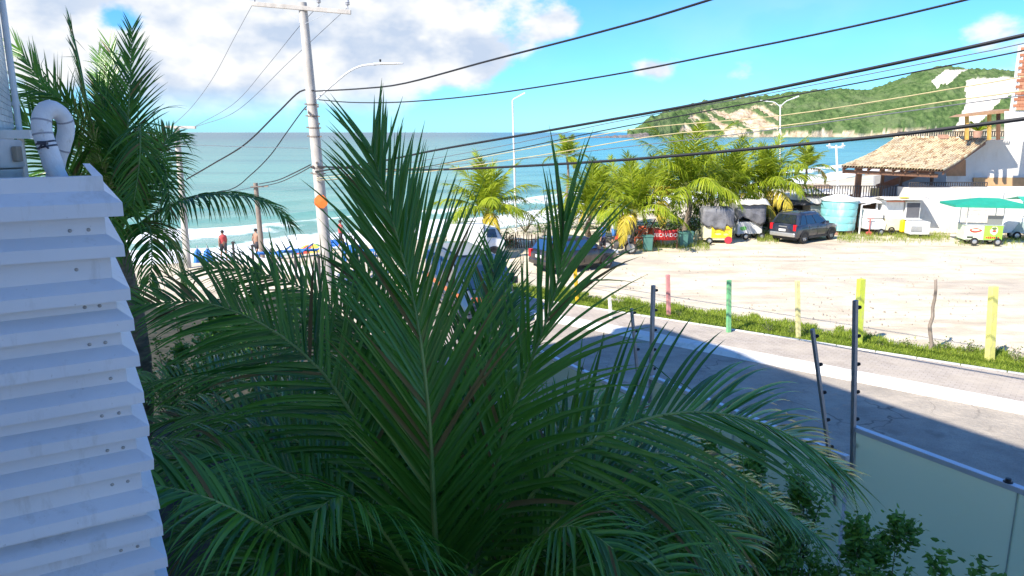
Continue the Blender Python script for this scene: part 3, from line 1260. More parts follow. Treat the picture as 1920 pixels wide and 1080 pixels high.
F(PL((892, 1190, 4.3), (1000, 960, 4.5), (1110, 875, 4.75), (1230, 850, 5.0), (1350, 880, 5.2), (1450, 945, 5.35)), Vector((.1, -.45, 1)), 60, .85, a0=66, a1=30, droop=1.1)
F(PL((890, 1215, 3.95), (1000, 1110, 3.7), (1100, 1060, 3.55), (1200, 1055, 3.45), (1300, 1100, 3.4)), Vector((0, -.2, 1)), 54, .78, a0=72, a1=35, droop=1.8)
F(PL((885, 1185, 4.4), (960, 930, 4.9), (1040, 820, 5.3), (1120, 770, 5.65), (1200, 775, 5.9)), Vector((.1, -.5, .9)), 54, .75, a0=62, a1=25, droop=.9)
F(PL((860, 1185, 4.45), (870, 930, 4.95), (900, 760, 5.4), (935, 640, 5.8), (960, 560, 6.2)), Vector((.15, -.8, .5)), 50, .75, a0=50, a1=20, droop=.5)
F(PL((845, 1210, 3.95), (760, 1060, 3.6), (690, 960, 3.35), (640, 930, 3.2), (590, 960, 3.05)), Vector((-.1, -.2, 1)), 50, .75, a0=70, a1=40, droop=2.2)
F(PL((880, 1210, 3.95), (960, 1080, 3.65), (1030, 1000, 3.45), (1090, 990, 3.3), (1150, 1030, 3.2)), Vector((.1, -.2, 1)), 50, .75, a0=70, a1=40, droop=2.2)

F(PL((808, 1200, 4.3), (690, 1000, 4.6), (570, 900, 4.9), (450, 850, 5.2), (340, 840, 5.4), (240, 870, 5.6)), Vector((-.15, -.4, 1)), 60, .85, a0=66, a1=28, droop=1.1)
F(PL((806, 1195, 4.5), (680, 880, 5.2), (560, 760, 5.8), (430, 710, 6.3), (310, 710, 6.7), (200, 740, 7.0)), Vector((-.15, -.5, 1)), 60, .95, a0=64, a1=28, droop=.9)
F(PL((800, 1210, 4.0), (680, 1080, 4.0), (560, 1000, 4.0), (440, 970, 4.0), (330, 1000, 4.0)), Vector((-.1, -.3, 1)), 56, .8, a0=68, a1=32, droop=1.6)
F(PL((895, 1195, 4.4), (1030, 980, 4.8), (1160, 900, 5.2), (1300, 890, 5.6), (1430, 930, 5.9), (1540, 1010, 6.1)), Vector((.1, -.4, 1)), 60, .9, a0=64, a1=28, droop=1.0)
F(PL((890, 1205, 4.1), (1010, 1070, 4.1), (1130, 1000, 4.1), (1250, 1000, 4.1), (1370, 1060, 4.1)), Vector((.1, -.3, 1)), 56, .8, a0=70, a1=32, droop=1.6)
F(PL((820, 1190, 4.6), (740, 940, 5.3), (650, 800, 6.0), (540, 720, 6.6), (420, 670, 7.1)), Vector((-.1, -.6, .8)), 56, .95, a0=60, a1=26, droop=.7)
F(PL((868, 1190, 4.4), (884, 900, 4.7), (905, 730, 5.0), (922, 600, 5.3), (926, 490, 5.7)), Vector((.1, -.9, .4)), 50, .80, a0=42, a1=18, droop=.35, w=.018)
F(PL((838, 1190, 4.5), (800, 920, 4.8), (760, 740, 5.1), (715, 600, 5.4), (660, 500, 5.7)), Vector((-.1, -.9, .4)), 54, .90, a0=46, a1=20, droop=.4, w=.018)
# ---- the palm by the tiled wall on the left
LPS = 1.13
PL2 = lambda *a: [W(x, y, d * LPS) for x, y, d in a]
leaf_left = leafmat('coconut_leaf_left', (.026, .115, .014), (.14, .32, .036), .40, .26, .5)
PM2 = [leaf_left, RACH, leaf_brown]
lp = W(222, 440, 11.0 * LPS)
palm2 = thing('coconut_palm', 'tall shaded coconut palm beside the tiled wall behind the white louvres', 'palm tree', (lp.x, lp.y, 0))
m = MB()
m.tube([Vector((lp.x + .25 * math.sin(i * .3) - .1, lp.y, lp.z * i / 10)) for i in range(11)], [lerp(.2, .14, i / 10) * (1.05 if i % 2 else .97) for i in range(11)], 12)
m.build('trunk', TRUNK, palm2, smooth=True)
F2 = lambda pts, nh, n, L, **k: frond(palm2, pts, nh, int(n * 1.25), L, k.pop('w', .024), k.pop('droop', .5), PM2, k.pop('segs', 6), r0=k.pop('r0', .035), **k)
c0 = (222, 440, 11.0)
F2(PL2(c0, (235, 330, 10.8), (240, 230, 10.8), (245, 140, 11), (248, 55, 11.3)), Vector((.1, -1, .2)), 46, .85, a0=50, a1=22, droop=.3)
F2(PL2(c0, (215, 330, 11.3), (205, 240, 11.6), (200, 170, 11.9), (185, 100, 12.3)), Vector((0, -1, .2)), 46, .8, a0=50, a1=20, droop=.3)
F2(PL2(c0, (190, 310, 10.8), (165, 200, 10.7), (150, 120, 10.8), (132, 40, 11)), Vector((-.7, -.5, .3)), 40, .7, a0=24, a1=10, droop=.2)
F2(PL2(c0, (170, 330, 11), (120, 230, 11), (80, 160, 11.1), (35, 90, 11.3)), Vector((-.4, -.8, .5)), 46, 1.0, a0=55, a1=20, droop=.4)
F2(PL2(c0, (150, 350, 10.6), (90, 270, 10.4), (30, 220, 10.3), (-40, 200, 10.3)), Vector((-.2, -.7, .8)), 46, .95, a0=60, a1=25, droop=.8)
F2(PL2(c0, (235, 330, 10.6), (255, 250, 10.3), (262, 235, 10), (262, 300, 9.6), (248, 400, 9.3)), Vector((.3, -.9, .4)), 46, .95, a0=62, a1=30, droop=.8)
F2(PL2(c0, (250, 360, 10.8), (275, 310, 10.6), (300, 300, 10.5), (315, 340, 10.4), (318, 400, 10.3)), Vector((.6, -.5, .7)), 40, .8, a0=62, a1=30, droop=1.2)
F2(PL2((226, 452, 11), (290, 400, 11), (370, 368, 11.0), (450, 366, 11.0), (510, 385, 11), (548, 425, 11)), Vector((0, -.15, 1)), 54, .75, a0=70, a1=35, droop=2.2)
F2(PL2((224, 455, 11), (270, 430, 11.3), (310, 440, 11.6), (335, 490, 11.8), (345, 540, 11.9)), Vector((.2, -.2, 1)), 44, .8, a0=65, a1=35, droop=2.0)
F2(PL2((218, 450, 11), (180, 380, 11.5), (130, 330, 12), (80, 320, 12.4), (30, 350, 12.7)), Vector((-.3, -.3, 1)), 46, .9, a0=62, a1=30, droop=1.2)
F2(PL2((224, 450, 11), (260, 420, 10.5), (280, 430, 10), (285, 480, 9.6), (280, 540, 9.4)), Vector((.2, -.4, 1)), 44, .8, a0=65, a1=35, droop=2.0)
F2(PL2((220, 455, 11), (215, 380, 10.2), (212, 360, 9.7), (210, 400, 9.2), (208, 470, 8.9)), Vector((0, -.6, 1)), 44, .8, a0=65, a1=35, droop=1.6)
F2(PL2((224, 445, 11), (215, 330, 10.9), (200, 230, 11), (180, 150, 11.2)), Vector((-.2, -.9, .3)), 42, .8, a0=45, a1=20, droop=.3)


F2(PL2(c0, (190, 300, 10.5), (150, 220, 10.2), (105, 180, 10), (55, 170, 9.9)), Vector((-.3, -.8, .6)), 44, .95, a0=60, a1=25, droop=.7)
F2(PL2(c0, (225, 320, 11.4), (222, 230, 11.7), (215, 150, 12), (205, 85, 12.3)), Vector((.1, -1, .2)), 42, .85, a0=48, a1=22, droop=.3)
F2(PL2(c0, (265, 350, 11.3), (300, 280, 11.6), (325, 250, 11.9), (345, 260, 12.1)), Vector((.4, -.7, .6)), 40, .8, a0=60, a1=28, droop=.9)
F2(PL2(c0, (170, 380, 10.4), (120, 340, 10), (80, 350, 9.7), (50, 400, 9.5)), Vector((-.3, -.4, 1)), 44, .9, a0=62, a1=30, droop=1.4)
# ---- palms along the far edge of the lot
def far_palm(px_base, Y, px_crown, py_crown, label, n, L, seed, tall=0.0, old=1, tr=.16, zb=None, spread=1.0, nl=52):
    random.seed(seed)
    b = W(px_base, 400, Y)
    cr = W(px_crown, py_crown, Y)
    zb = land_z(b.x, Y) if zb is None else zb
    o = thing('coconut_palm', label, 'palm tree', (b.x, Y, zb), 'coconut palms along the far edge of the lot')
    m = MB()
    H_ = cr.z - zb
    pts = [Vector((lerp(b.x, cr.x, i / 10) + .12 * math.sin(i * .55 + seed), Y + .1 * math.sin(i * .4 + seed), zb + H_ * i / 10)) for i in range(11)]
    m.tube(pts, [lerp(tr * 1.2, tr * .75, i / 10) * (1.05 if i % 2 else .97) for i in range(11)], 10)
    m.build('trunk', TRUNK, o, smooth=True)
    top = pts[-1]
    for i in range(n):
        f = i / (n - 1)
        az = i * 2.39996 + random.uniform(-.3, .3) + seed
        el = R(lerp(88, 16, f ** 1.15)) + random.uniform(-.1, .1)
        bend = R(lerp(22, 88, f)) * random.uniform(.8, 1.2)
        Lf = L * random.uniform(.85, 1.1) * (1 if f > .1 else .85)
        p = top.copy()
        P = [p.copy()]
        for k in range(6):
            e = el - bend * (k / 5) ** 1.3
            p = p + Vector((math.cos(az) * math.cos(e), math.sin(az) * math.cos(e), math.sin(e))) * (Lf / 6)
            P.append(p.copy())
        nh = Vector((-math.cos(az) * math.sin(el), -math.sin(az) * math.sin(el), math.cos(el) + .15))
        dry = i >= n - old
        mats = [leaf_old, rach_far] if dry else [leaf_sun, rach_far]
        frond(o, P, nh, nl, .80 * L / 2.9 * 1.05, .040, .6 + 1.7 * f, mats, 3, .16, .024, 62, 24, .05, fold=0, nside=5, jit=.1, kinks=0)
    return o


far_palm(915, 38.3, 913, 405, 'coconut palm with short trunk standing alone left of the dark parked car', 21, 3.5, 1)
far_palm(1105, 41.5, 1105, 405, 'coconut palm rising just behind the dark parked car', 21, 3.5, 2)
far_palm(1188, 38.8, 1186, 405, 'coconut palm between the motorcycle and the red closed banner', 20, 3.2, 3)
far_palm(1288, 42.5, 1292, 360, 'tallest coconut palm of the clump, left of the tarp covered carts', 24, 4.4, 4)
far_palm(1372, 46.0, 1378, 365, 'coconut palm behind the tarp covered carts', 22, 3.9, 5)
far_palm(1448, 46.5, 1440, 365, 'coconut palm leaning over the roof of the parked SUV', 24, 4.1, 6)
far_palm(1150, 47.5, 1152, 385, 'coconut palm in the second row behind the motorcycle', 18, 3.4, 7)
far_palm(1240, 48.0, 1238, 380, 'coconut palm in the second row behind the red banner', 18, 3.6, 8)
far_palm(1335, 50.0, 1338, 372, 'coconut palm in the second row between the two tallest palms', 18, 3.8, 12)
far_palm(1506, 62.0, 1510, 318, 'slim lone coconut palm on the beach left of the floodlight mast', 13, 2.5, 9, tr=.12)
far_palm(1063, 62.0, 1063, 298, 'slim distant coconut palm crown seen above the dark car', 13, 2.5, 10, tr=.12)
random.seed(11)
# ================================================================== glass fence along the street
Z3 = Vector((0, 0, 1))
alu = paint('rail_aluminium', (.62, .66, .72), .38, .06, 3, metal=.3)
steel = paint('fence_steel', (.30, .31, .33), .5, .15, 6, metal=.5, dirt=((.18, .14, .11), .4))
black_pl = paint('black_plastic', (.018, .018, .02), .45, .2, 5)
t = NT('frosted_glass')
t.base(t.ramp(t.noise(1.4, 5, .6), [(.3, (.84, .93, .84)), (.7, (.90, .97, .89))]))
t.set(Roughness=.30)
t.b.inputs['Transmission Weight'].default_value = .95
t.b.inputs['IOR'].default_value = 1.4
tr = t.n('ShaderNodeBsdfTranslucent')
tr.inputs[0].default_value = (.52, .68, .50, 1)
mx = t.n('ShaderNodeMixShader')
mx.inputs[0].default_value = .28
t.l(t.b.outputs[0], mx.inputs[1])
t.l(tr.outputs[0], mx.inputs[2])
t.l(mx.outputs[0], t.out.inputs[0])
GLASS = t.m
seal_m = paint('glass_seal', (.34, .42, .40), .6)
FV = 7.72
SEGS = [(-4.0, 4.98, 2.6, 'frosted glass fence panel run nearest the camera at lower right'),
        (5.02, 8.55, 2.2, 'frosted glass fence run one step down, behind the right palm frond'),
        (8.62, 13.6, 1.78, 'farthest and lowest frosted glass fence run, behind the upright frond')]
for u0, u1, zt, lab in SEGS:
    fz = thing('glass_fence', lab, 'fence', UV(u0, FV, 0), 'stepped runs of the frosted glass street fence')
    m = MB()
    m.box(UV((u0 + u1) / 2, FV, zt - .03), (u1 - u0, .085, .06), AX)
    m.build('top_rail', alu, fz, bevel=.006)
    m = MB()
    m.box(UV((u0 + u1) / 2, FV, .22), (u1 - u0, .16, .36), AX)
    m.build('plinth', white_wall, fz, bevel=.01)
    n = max(2, round((u1 - u0) / 1.75))
    w = (u1 - u0) / n
    for k in range(n):
        m = MB()
        m.box(UV(u0 + w * (k + .5), FV, (zt + .36) / 2), (w - .012, .012, zt - .06 - .42), AX)
        m.build('glass_pane', GLASS, fz)
        if k:
            m = MB()
            m.box(UV(u0 + w * k, FV, (zt + .36) / 2), (.011, .018, zt - .06 - .42), AX)
            m.build('seal_strip', seal_m, fz)
            m = MB()
            m.lathe(UV(u0 + w * k + .1, FV, zt), [(.045, 0), (.045, .008), (.028, .012), (.026, .04), (.001, .042)], 12)
            m.build('rail_knob', black_pl, fz, smooth=True)


def epost(foot, top, label, n=6, w=.045):
    foot, top = Vector(foot), Vector(top)
    o = thing('electric_fence_post', label, 'fence post', foot, 'electric fence posts standing on the glass fence')
    m = MB()
    m.bar(foot, top, w, w * .8, upv=UDIR)
    m.build('post', steel, o, bevel=.004)
    d = (top - foot)
    side = Vector((.93, .35, 0)).normalized()
    ins = None
    for k in range(n):
        p = foot + d * (.96 - .155 * k)
        if ins is None:
            m = MB()
            m.lathe(p + side * (w * .5), [(.001, 0), (.013, 0), (.013, .012), (.024, .016), (.024, .024), (.013, .028), (.013, .034), (.022, .038), (.020, .048), (.001, .052)], 10, (Z3, side.cross(Z3), side))
            ins = m.build('insulator', black_pl, o, smooth=True)
            p0 = p
        else:
            instance(ins, o, p - p0)
    return o


def onrail(px, py, zt):
    return G(px, py, zt)


Y3 = UV(5.0, FV).y
p = UV(4.93, FV, 1.95)
epost(p, W(1604, 563, p.y - .02), 'tallest grey electric fence post at the near step of the fence', 6, .055)
p = UV(5.12, FV + .02, 1.5)
epost(p, W(1523, 617, p.y), 'grey electric fence post leaning left at the near step of the fence', 6, .045)
p = UV(8.52, FV, 1.6)
epost(p, W(1225, 535, p.y), 'grey upright electric fence post at the far step of the fence', 6, .06)
p = UV(8.72, FV + .02, 1.3)
epost(p, W(1184, 578, p.y), 'slimmer grey electric fence post left of the far step of the fence', 5, .045)
p = UV(12.4, FV, 1.6)

# ------------------------------------------------------------------ coloured posts round the lot
def wood(name, c, dirt=.5):
    return paint(name, c, .85, .14, 5, bump=.01, dirt=((.36, .31, .25), dirt + .25))


def lot_post(foot_px, top_px, w, mat, label, crooked=0.0):
    f = G(*foot_px)
    tp = W(top_px[0], top_px[1], f.y)
    o = thing('lot_post', label, 'post', f, 'painted posts round the sandy lot')
    m = MB()
    if crooked:
        pts = [f.lerp(tp, i / 8) + Vector((crooked * fb(i * .55, 3.7), crooked * fb(i * .5, 8.1), 0)) * (1 if i else 0) for i in range(9)]
        m.tube([f - Vector((0, 0, .1))] + pts, [w * .62] + [lerp(w * .6, w * .42, i / 8) * (1 + .15 * fb(i * 1.3, 1.1)) for i in range(9)], 9)
        m.build('pole', mat, o, smooth=True)
    else:
        ax = (tp - f).normalized()
        x = Vector((1, .25, 0))
        x = (x - ax * x.dot(ax)).normalized()
        y = ax.cross(x)
        L_ = (tp - f).length + .2
        m.box(f + ax * (L_ / 2 - .2), (w, w * .8, L_), (x, y, ax), taper=.96)
        m.build('timber', mat, o, bevel=.008)
    return o


lot_post((1254, 598), (1252, 515), .125, wood('post_pink', (.62, .25, .24)), 'faded pink wooden post, farthest left of the row')
lot_post((1366, 632), (1367, 525), .125, wood('post_green', (.16, .44, .20)), 'green wooden post in the grass, second of the row')
lot_post((1497, 642), (1495, 526), .12, wood('post_cream', (.66, .60, .28)), 'pale cream yellow wooden post, thinner, left of the lime post')
lot_post((1608, 652), (1615, 523), .19, wood('post_lime', (.52, .60, .07)), 'broad lime yellow wooden post behind the tall electric fence post')
lot_post((1740, 662), (1756, 525), .09, wood('post_bare', (.25, .20, .16)), 'crooked bare grey stick used as a post', crooked=.10)
lot_post((1855, 682), (1863, 537), .19, wood('post_yellow', (.72, .68, .20)), 'broad pale yellow wooden post nearest the right edge')
lot_post((1083, 572), (1078, 502), .12, wood('post_orange', (.80, .50, .02), .2), 'bright yellow post right of the upright frond near the dark car')
lot_post((1146, 606), (1143, 560), .10, wood('post_white', (.70, .68, .60)), 'short whitish post at the left end of the grass')

# weeds by the posts
weedm = leafmat('weed_leaf', (.06, .12, .02), (.20, .26, .06), .3, .6, .2)


def weed(p, n, h, label):
    o = thing('weed_plant', label, 'weed', p, 'scrubby weeds at the edge of the sandy lot')
    m = MB()
    s = MB()
    for k in range(max(4, n // 14)):
        a = random.uniform(0, 6.28)
        tip = p + Vector((math.cos(a), math.sin(a), 0)) * random.uniform(.05, .5) * h * 1.4 + Z3 * h * random.uniform(.5, 1)
        s.tube([p, p.lerp(tip, .5) + Z3 * .05, tip], [.006, .004, .002], 4)
        for q in range(14):
            c_ = p.lerp(tip, random.uniform(.35, 1)) + Vector((random.gauss(0, .04), random.gauss(0, .04), random.gauss(0, .03)))
            d = Vector((random.gauss(0, 1), random.gauss(0, 1), random.gauss(.2, .6))).normalized()
            e = d.cross(Vector((random.gauss(0, 1), random.gauss(0, 1), 1))).normalized()
            L_, w = random.uniform(.03, .06), random.uniform(.012, .022)
            m.face([c_, c_ + d * L_ * .5 + e * w, c_ + d * L_, c_ + d * L_ * .5 - e * w])
    m.build('foliage', weedm, o)
    s.build('stem', wood('post_bare', (.25, .20, .16)), o)


for px, py, n, h, lab in ((1272, 600, 60, .35, 'small scrubby weed at the foot of the pink post'), (1440, 628, 120, .4, 'weed clump between the green and cream posts'), (1485, 632, 90, .4, 'weed clump just left of the cream post'),
                          (1512, 634, 90, .45, 'dark weed clump just right of the cream post'), (1765, 662, 160, .5, 'bushy weed at the foot of the crooked stick'), (1700, 655, 110, .42, 'weed clump left of the crooked stick'),
                          (1815, 668, 160, .48, 'weed clump left of the broad pale yellow post'), (1905, 685, 180, .55, 'weed clump at the right edge of the photo'), (1650, 655, 80, .3, 'low weed clump right of the lime post')):
    weed(G(px, py), n, h, lab)

# ------------------------------------------------------------------ hedge inside the glass fence
hedgem = leafmat('hedge_leaf', (.040, .14, .018), (.19, .40, .05), .32, .36, .4)
stem_m = paint('shrub_stem', (.10, .08, .05), .9)


def shrub(base, rx, ry, h, n, label, lf=.055, spr=6):
    o = thing('hedge_shrub', label, 'shrub', base, 'shrubs along the inside of the glass fence')
    m = MB()
    s = MB()
    tips = []
    for k in range(26):
        a = random.uniform(0, 6.28)
        r = math.sqrt(random.random())
        tip = base + UDIR * (math.cos(a) * rx * r) + VDIR * (math.sin(a) * ry * r) + Z3 * h * random.uniform(.55, 1.0) * (1 - .25 * r * r)
        mid = base.lerp(tip, .5) + Vector((random.gauss(0, .08), random.gauss(0, .08), .1))
        s.tube([base + Vector((random.gauss(0, .06), random.gauss(0, .06), 0)), mid, tip], [.014, .009, .004], 5)
        tips.append((base, mid, tip))
    for k in range(spr):
        b_, mid, tip = random.choice(tips)
        t2 = tip + Vector((random.gauss(0, .12), random.gauss(0, .12), random.uniform(.15, .45)))
        s.tube([tip, tip.lerp(t2, .5) + Vector((.02, 0, 0)), t2], [.004, .003, .002], 4)
        tips.append((tip, tip.lerp(t2, .5), t2))
        tips.append((tip, tip.lerp(t2, .5), t2))
    for k in range(n):
        b_, mid, tip = random.choice(tips)
        f = random.uniform(.1, 1.04)
        c_ = mid.lerp(tip, f) + Vector((random.gauss(0, .06), random.gauss(0, .06), random.gauss(0, .06)))
        d = Vector((random.gauss(0, 1), random.gauss(0, 1), random.gauss(.15, .5))).normalized()
        e = d.cross(Vector((random.gauss(0, .5), random.gauss(0, .5), 1))).normalized()
        nn = d.cross(e)
        L_, w = lf * random.uniform(.6, 1.3), lf * random.uniform(.2, .34)
        m.face([c_, c_ + d * L_ * .35 + e * w + nn * w * .3, c_ + d * L_ * .75 + e * w * .7 + nn * w * .2, c_ + d * L_, c_ + d * L_ * .5])
        m.face([c_, c_ + d * L_ * .5, c_ + d * L_, c_ + d * L_ * .75 - e * w * .7 + nn * w * .2, c_ + d * L_ * .35 - e * w + nn * w * .3])
    m.build('foliage', hedgem, o)
    s.build('stem', stem_m, o)


for u, v, rx, ry, h, n, lab, lf, spr in (
        (2.75, 6.75, .5, .4, 2.15, 1500, 'low leafy sprigs in front of the glass at the bottom right corner', .085, 14),
        (3.65, 6.6, .8, .6, 2.05, 4600, 'hedge shrub whose sprigs stand against the glass pane', .07, 14),
        (4.8, 6.6, .9, .7, 2.35, 6000, 'taller hedge shrub climbing the near fence step', .075, 12),
        (4.4, 5.3, 1.1, .9, 2.0, 5000, 'dark hedge shrub under the drooping right fronds', .075, 8),
        (6.2, 6.3, 1.0, .9, 1.95, 5600, 'hedge shrub half hidden under the right palm frond', .07, 8),
        (8.3, 6.9, .8, .5, 1.9, 2400, 'hedge shrub at the foot of the far fence step', .07, 8),
        (10.3, 6.7, 1.0, .6, 1.3, 2000, 'hedge shrub behind the upright frond on the right', .07, 6),
        (12.8, 5.0, 1.4, 1.0, 1.5, 2400, 'hedge shrub seen low through the palm fronds on the left', .08, 6),
        (13.5, 1.6, 1.3, 1.1, 3.1, 5200, 'dark shrub between the white louvres and the left palm', .09, 8),
        (11.5, 3.0, 1.5, 1.1, 2.4, 4200, 'dark shrub low behind the left fronds of the big palm', .09, 8),
        (9.0, 1.8, 1.3, .9, 2.0, 3600, 'dark shrub low beside the white louvres', .09, 8),
        (16.5, 3.6, 1.8, 1.3, 2.4, 4200, 'leafy shrub under the drooping frond of the left palm', .1, 8)):
    shrub(UV(u, v, .03), rx, ry, h, n, lab, lf, spr)

# ================================================================== poles, lamps and wires
conc = paint('pole_concrete', (.50, .46, .41), .85, .12, 2.5, bump=.01, dirt=((.24, .21, .18), .55))
galv = paint('galvanised', (.55, .56, .57), .45, .1, 6, metal=.5)
white_steel = paint('white_lamp_steel', (.72, .72, .71), .45, .06, 3)
porc = paint('porcelain', (.42, .42, .44), .3, .1, 8)
PY = 28.5
pf = W(617, 540, PY)
pf = Vector((pf.x, PY, 0))
ptop = W(567, 5, PY)
up = thing('utility_pole', 'tall leaning concrete utility pole with crossarm and a street lamp arm', 'utility pole', pf)
m = MB()
m.tube([pf - Z3 * .3] + [pf.lerp(ptop, i / 8) for i in range(9)], [.245] + [lerp(.245, .155, i / 8) for i in range(9)], 16)
m.build('shaft', conc, up, smooth=True)
ca, cb = W(472, 7, PY - .16), W(658, 23, PY - .10)
m = MB()
m.bar(ca, cb, .12, .15)
m.build('crossarm', conc, up, bevel=.01)
for bx, by in ((530, 14), (612, 21)):
    m = MB()
    m.bar(W(bx, by + 4, PY - .14), W(567, 47, PY - .13), .03, .012)
    m.build('brace', galv, up)
for bx, by in ((598, 17), (652, 21)):
    q = W(bx, by - 4, PY - .14)
    m = MB()
    m.lathe(q, [(.02, 0), (.02, .12), (.07, .14), (.09, .18), (.055, .2), (.085, .235), (.06, .26), (.06, .3), (.02, .31)], 12)
    m.build('insulator', porc, up, smooth=True)
q = W(478, 2, PY - .15)
m = MB()
m.lathe(q - Z3 * .05, [(.02, 0), (.02, .1), (.07, .12), (.08, .17), (.05, .2), (.02, .22)], 12)
m.build('insulator', porc, up, smooth=True)
for f, rr in ((.66, .19), (.62, .195), (.58, .20), (.55, .203), (.44, .212), (.42, .212)):
    c_ = pf.lerp(ptop, f)
    m = MB()
    m.lathe(c_, [(rr * .9, -.03), (rr, -.03), (rr, .03), (rr * .9, .03)], 16)
    m.box(c_ + Vector((rr + .02, -.05, 0)), (.1, .05, .05))
    m.box(c_ + Vector((-rr - .02, -.08, .02)), (.08, .05, .05))
    m.build('clamp_band', paint('band_rust', (.22, .18, .15), .7, .3, 9), up)
m = MB()
arm = catmull([W(594, 186, PY - .15), W(625, 158, PY - .25), W(655, 134, PY - .32), W(680, 123, PY - .36), W(706, 121, PY - .4)], 16)
m.tube(arm, .035, 10)
la = m.build('lamp_arm', white_steel, up, smooth=True)
m = MB()
a_, b_ = W(700, 120, PY - .4), W(756, 119, PY - .48)
d_ = (b_ - a_).normalized()
sd_ = d_.cross(Z3).normalized()
for k, (f0, f1, ww, hh) in enumerate(((0, .25, .10, .08), (.25, 1, .20, .075))):
    rows = []
    for j in range(7):
        f = lerp(f0, f1, j / 6)
        s_ = 1.0 if f < .8 else lerp(1, .45, (f - .8) / .2)
        c_ = a_.lerp(b_, f)
        rows.append([c_ + sd_ * (ww / 2 * s_ * math.cos(q * .785)) + Z3 * (hh / 2 * s_ * math.sin(q * .785)) for q in range(8)])
    m.grid(rows, close=True)
m.face([p_ for p_ in rows[-1]])
m.build('lamp_head', white_steel, la, smooth=True)
q = W(713, 114, PY - .42)
m = MB()
m.lathe(q - Z3 * .04, [(.03, 0), (.03, .03), (.04, .05), (.035, .09), (.001, .1)], 10)
m.build('photocell', black_pl, la, smooth=True)
m = MB()
sc_ = W(602, 378, PY - .28)
m.lathe(sc_, [(.001, -.0), (.26, .0), (.27, -.03), (.001, -.05)], 8, (Matrix.Rotation(R(22.5), 3, 'Y') @ Vector((1, 0, 0)), Matrix.Rotation(R(22.5), 3, 'Y') @ Z3, Vector((0, 1, 0))))
tag(m.build('orange_plate', paint('plate_orange', (.80, .18, .03), .5, .1, 6), up))
m = MB()
for k, (x, y) in enumerate(((573, 205), (596, 200), (586, 216), (598, 232), (579, 211), (594, 305), (600, 318), (586, 312))):
    m.box(W(x, y, PY - .22), (.07, .08, .06), (Vector((.9, .3, .2)).normalized(), Vector((-.3, .9, .1)).normalized(), Vector((-.15, -.15, .95)).normalized()))
m.build('fitting', paint('band_rust', (.22, .18, .15), .7, .3, 9), up)


def plain_pole(top, foot_px, Y, r0, r1, label, mat=conc, arm=None, zb=None, name='utility_pole', cat='utility pole'):
    tp = W(top[0], top[1], Y)
    ft = W(foot_px, 480, Y)
    zb = land_z(ft.x, Y) if zb is None else zb
    ft = Vector((ft.x, Y, zb))
    o = thing(name, label, cat, ft)
    m = MB()
    m.tube([ft - Z3 * .2, ft.lerp(tp, .5), tp], [r0, (r0 + r1) / 2, r1], 12)
    m.build('shaft', mat, o, smooth=True)
    return o, ft, tp


o, ft, tp = plain_pole((331, 236), 350, 33, .16, .11, 'weathered concrete pole with flat crossarm beside the left palm')
m = MB()
m.bar(W(303, 238, 32.85), W(367, 239, 32.85), .12, .11)
m.build('crossarm', conc, o, bevel=.01)
m = MB()
m.bar(W(324, 272, 32.8), W(345, 270, 32.8), .07, .07)
m.bar(W(326, 258, 32.8), W(330, 272, 32.8), .05, .05)
m.build('bracket', galv, o)
o, ft, tp = plain_pole((479, 343), 492, 40, .15, .12, 'short thick wooden pole standing on the beach', wood('post_bare', (.25, .20, .16)))
m = MB()
m.bar(W(470, 351, 39.85), W(503, 349, 39.85), .08, .08)
m.build('crossarm', wood('post_bare', (.25, .20, .16)), o)
o, ft, tp = plain_pole((718, 276), 724, 40, .12, .09, 'slim pale pole with small crossarm behind the upright frond', conc)
m = MB()
m.bar(W(704, 281, 39.9), W(727, 279, 39.9), .07, .07)
m.build('crossarm', conc, o)
for bx in (706, 715, 725):
    m = MB()
    m.lathe(W(bx, 279, 39.9), [(.02, 0), (.02, .06), (.05, .08), (.05, .14), (.02, .16)], 8)
    m.build('insulator', porc, o)


def lamp_post(top, foot_px, Y, arms, label, r=.07):
    o, ft, tp = plain_pole(top, foot_px, Y, r, r * .7, label, white_steel, name='street_lamp', cat='street lamp')
    for pts, hl in arms:
        m = MB()
        P = [W(x, y, Y) for x, y in pts]
        m.tube(catmull(P, 10), .035, 8)
        d = (P[-1] - P[-2]).normalized()
        a_ = m.build('lamp_arm', white_steel, o, smooth=True)
        m = MB()
        m.bar(P[-1] - d * .05, P[-1] + d * hl, .2, .08)
        m.build('lamp_head', white_steel, a_, bevel=.02)


lamp_post((961, 188), 968, 46, [([(961, 192), (963, 186), (972, 181)], .45)], 'white street lamp post with one short arm above the left palm')
lamp_post((1463, 196), 1456, 58, [([(1463, 200), (1452, 192), (1438, 190)], .5), ([(1463, 200), (1474, 190), (1486, 185)], .5)], 'white double armed street lamp in front of the headland')
lamp_post((1568, 272), 1566, 56, [([(1568, 276), (1562, 275), (1555, 274)], .2), ([(1568, 276), (1574, 275), (1579, 274)], .2)], 'white floodlight mast with crossbar left of the tiled roof', .11)
o = [q for q in col.objects if q.get('label', '').startswith('white floodlight mast')][0]
m = MB()
for x in (1555, 1580):
    m.bar(W(x, 276, 56), W(x, 268, 56), .1, .06)
m.bar(W(1553, 277, 56), W(1582, 277, 56), .06, .06)
m.build('crossbar', white_steel, o)

wire_m = paint('black_cable', (.012, .013, .016), .55, .2, 5)
wire_y = paint('yellowed_cable', (.50, .42, .22), .6, .2, 5)
wire_g = paint('grey_wire', (.13, .14, .16), .5, .2, 5)


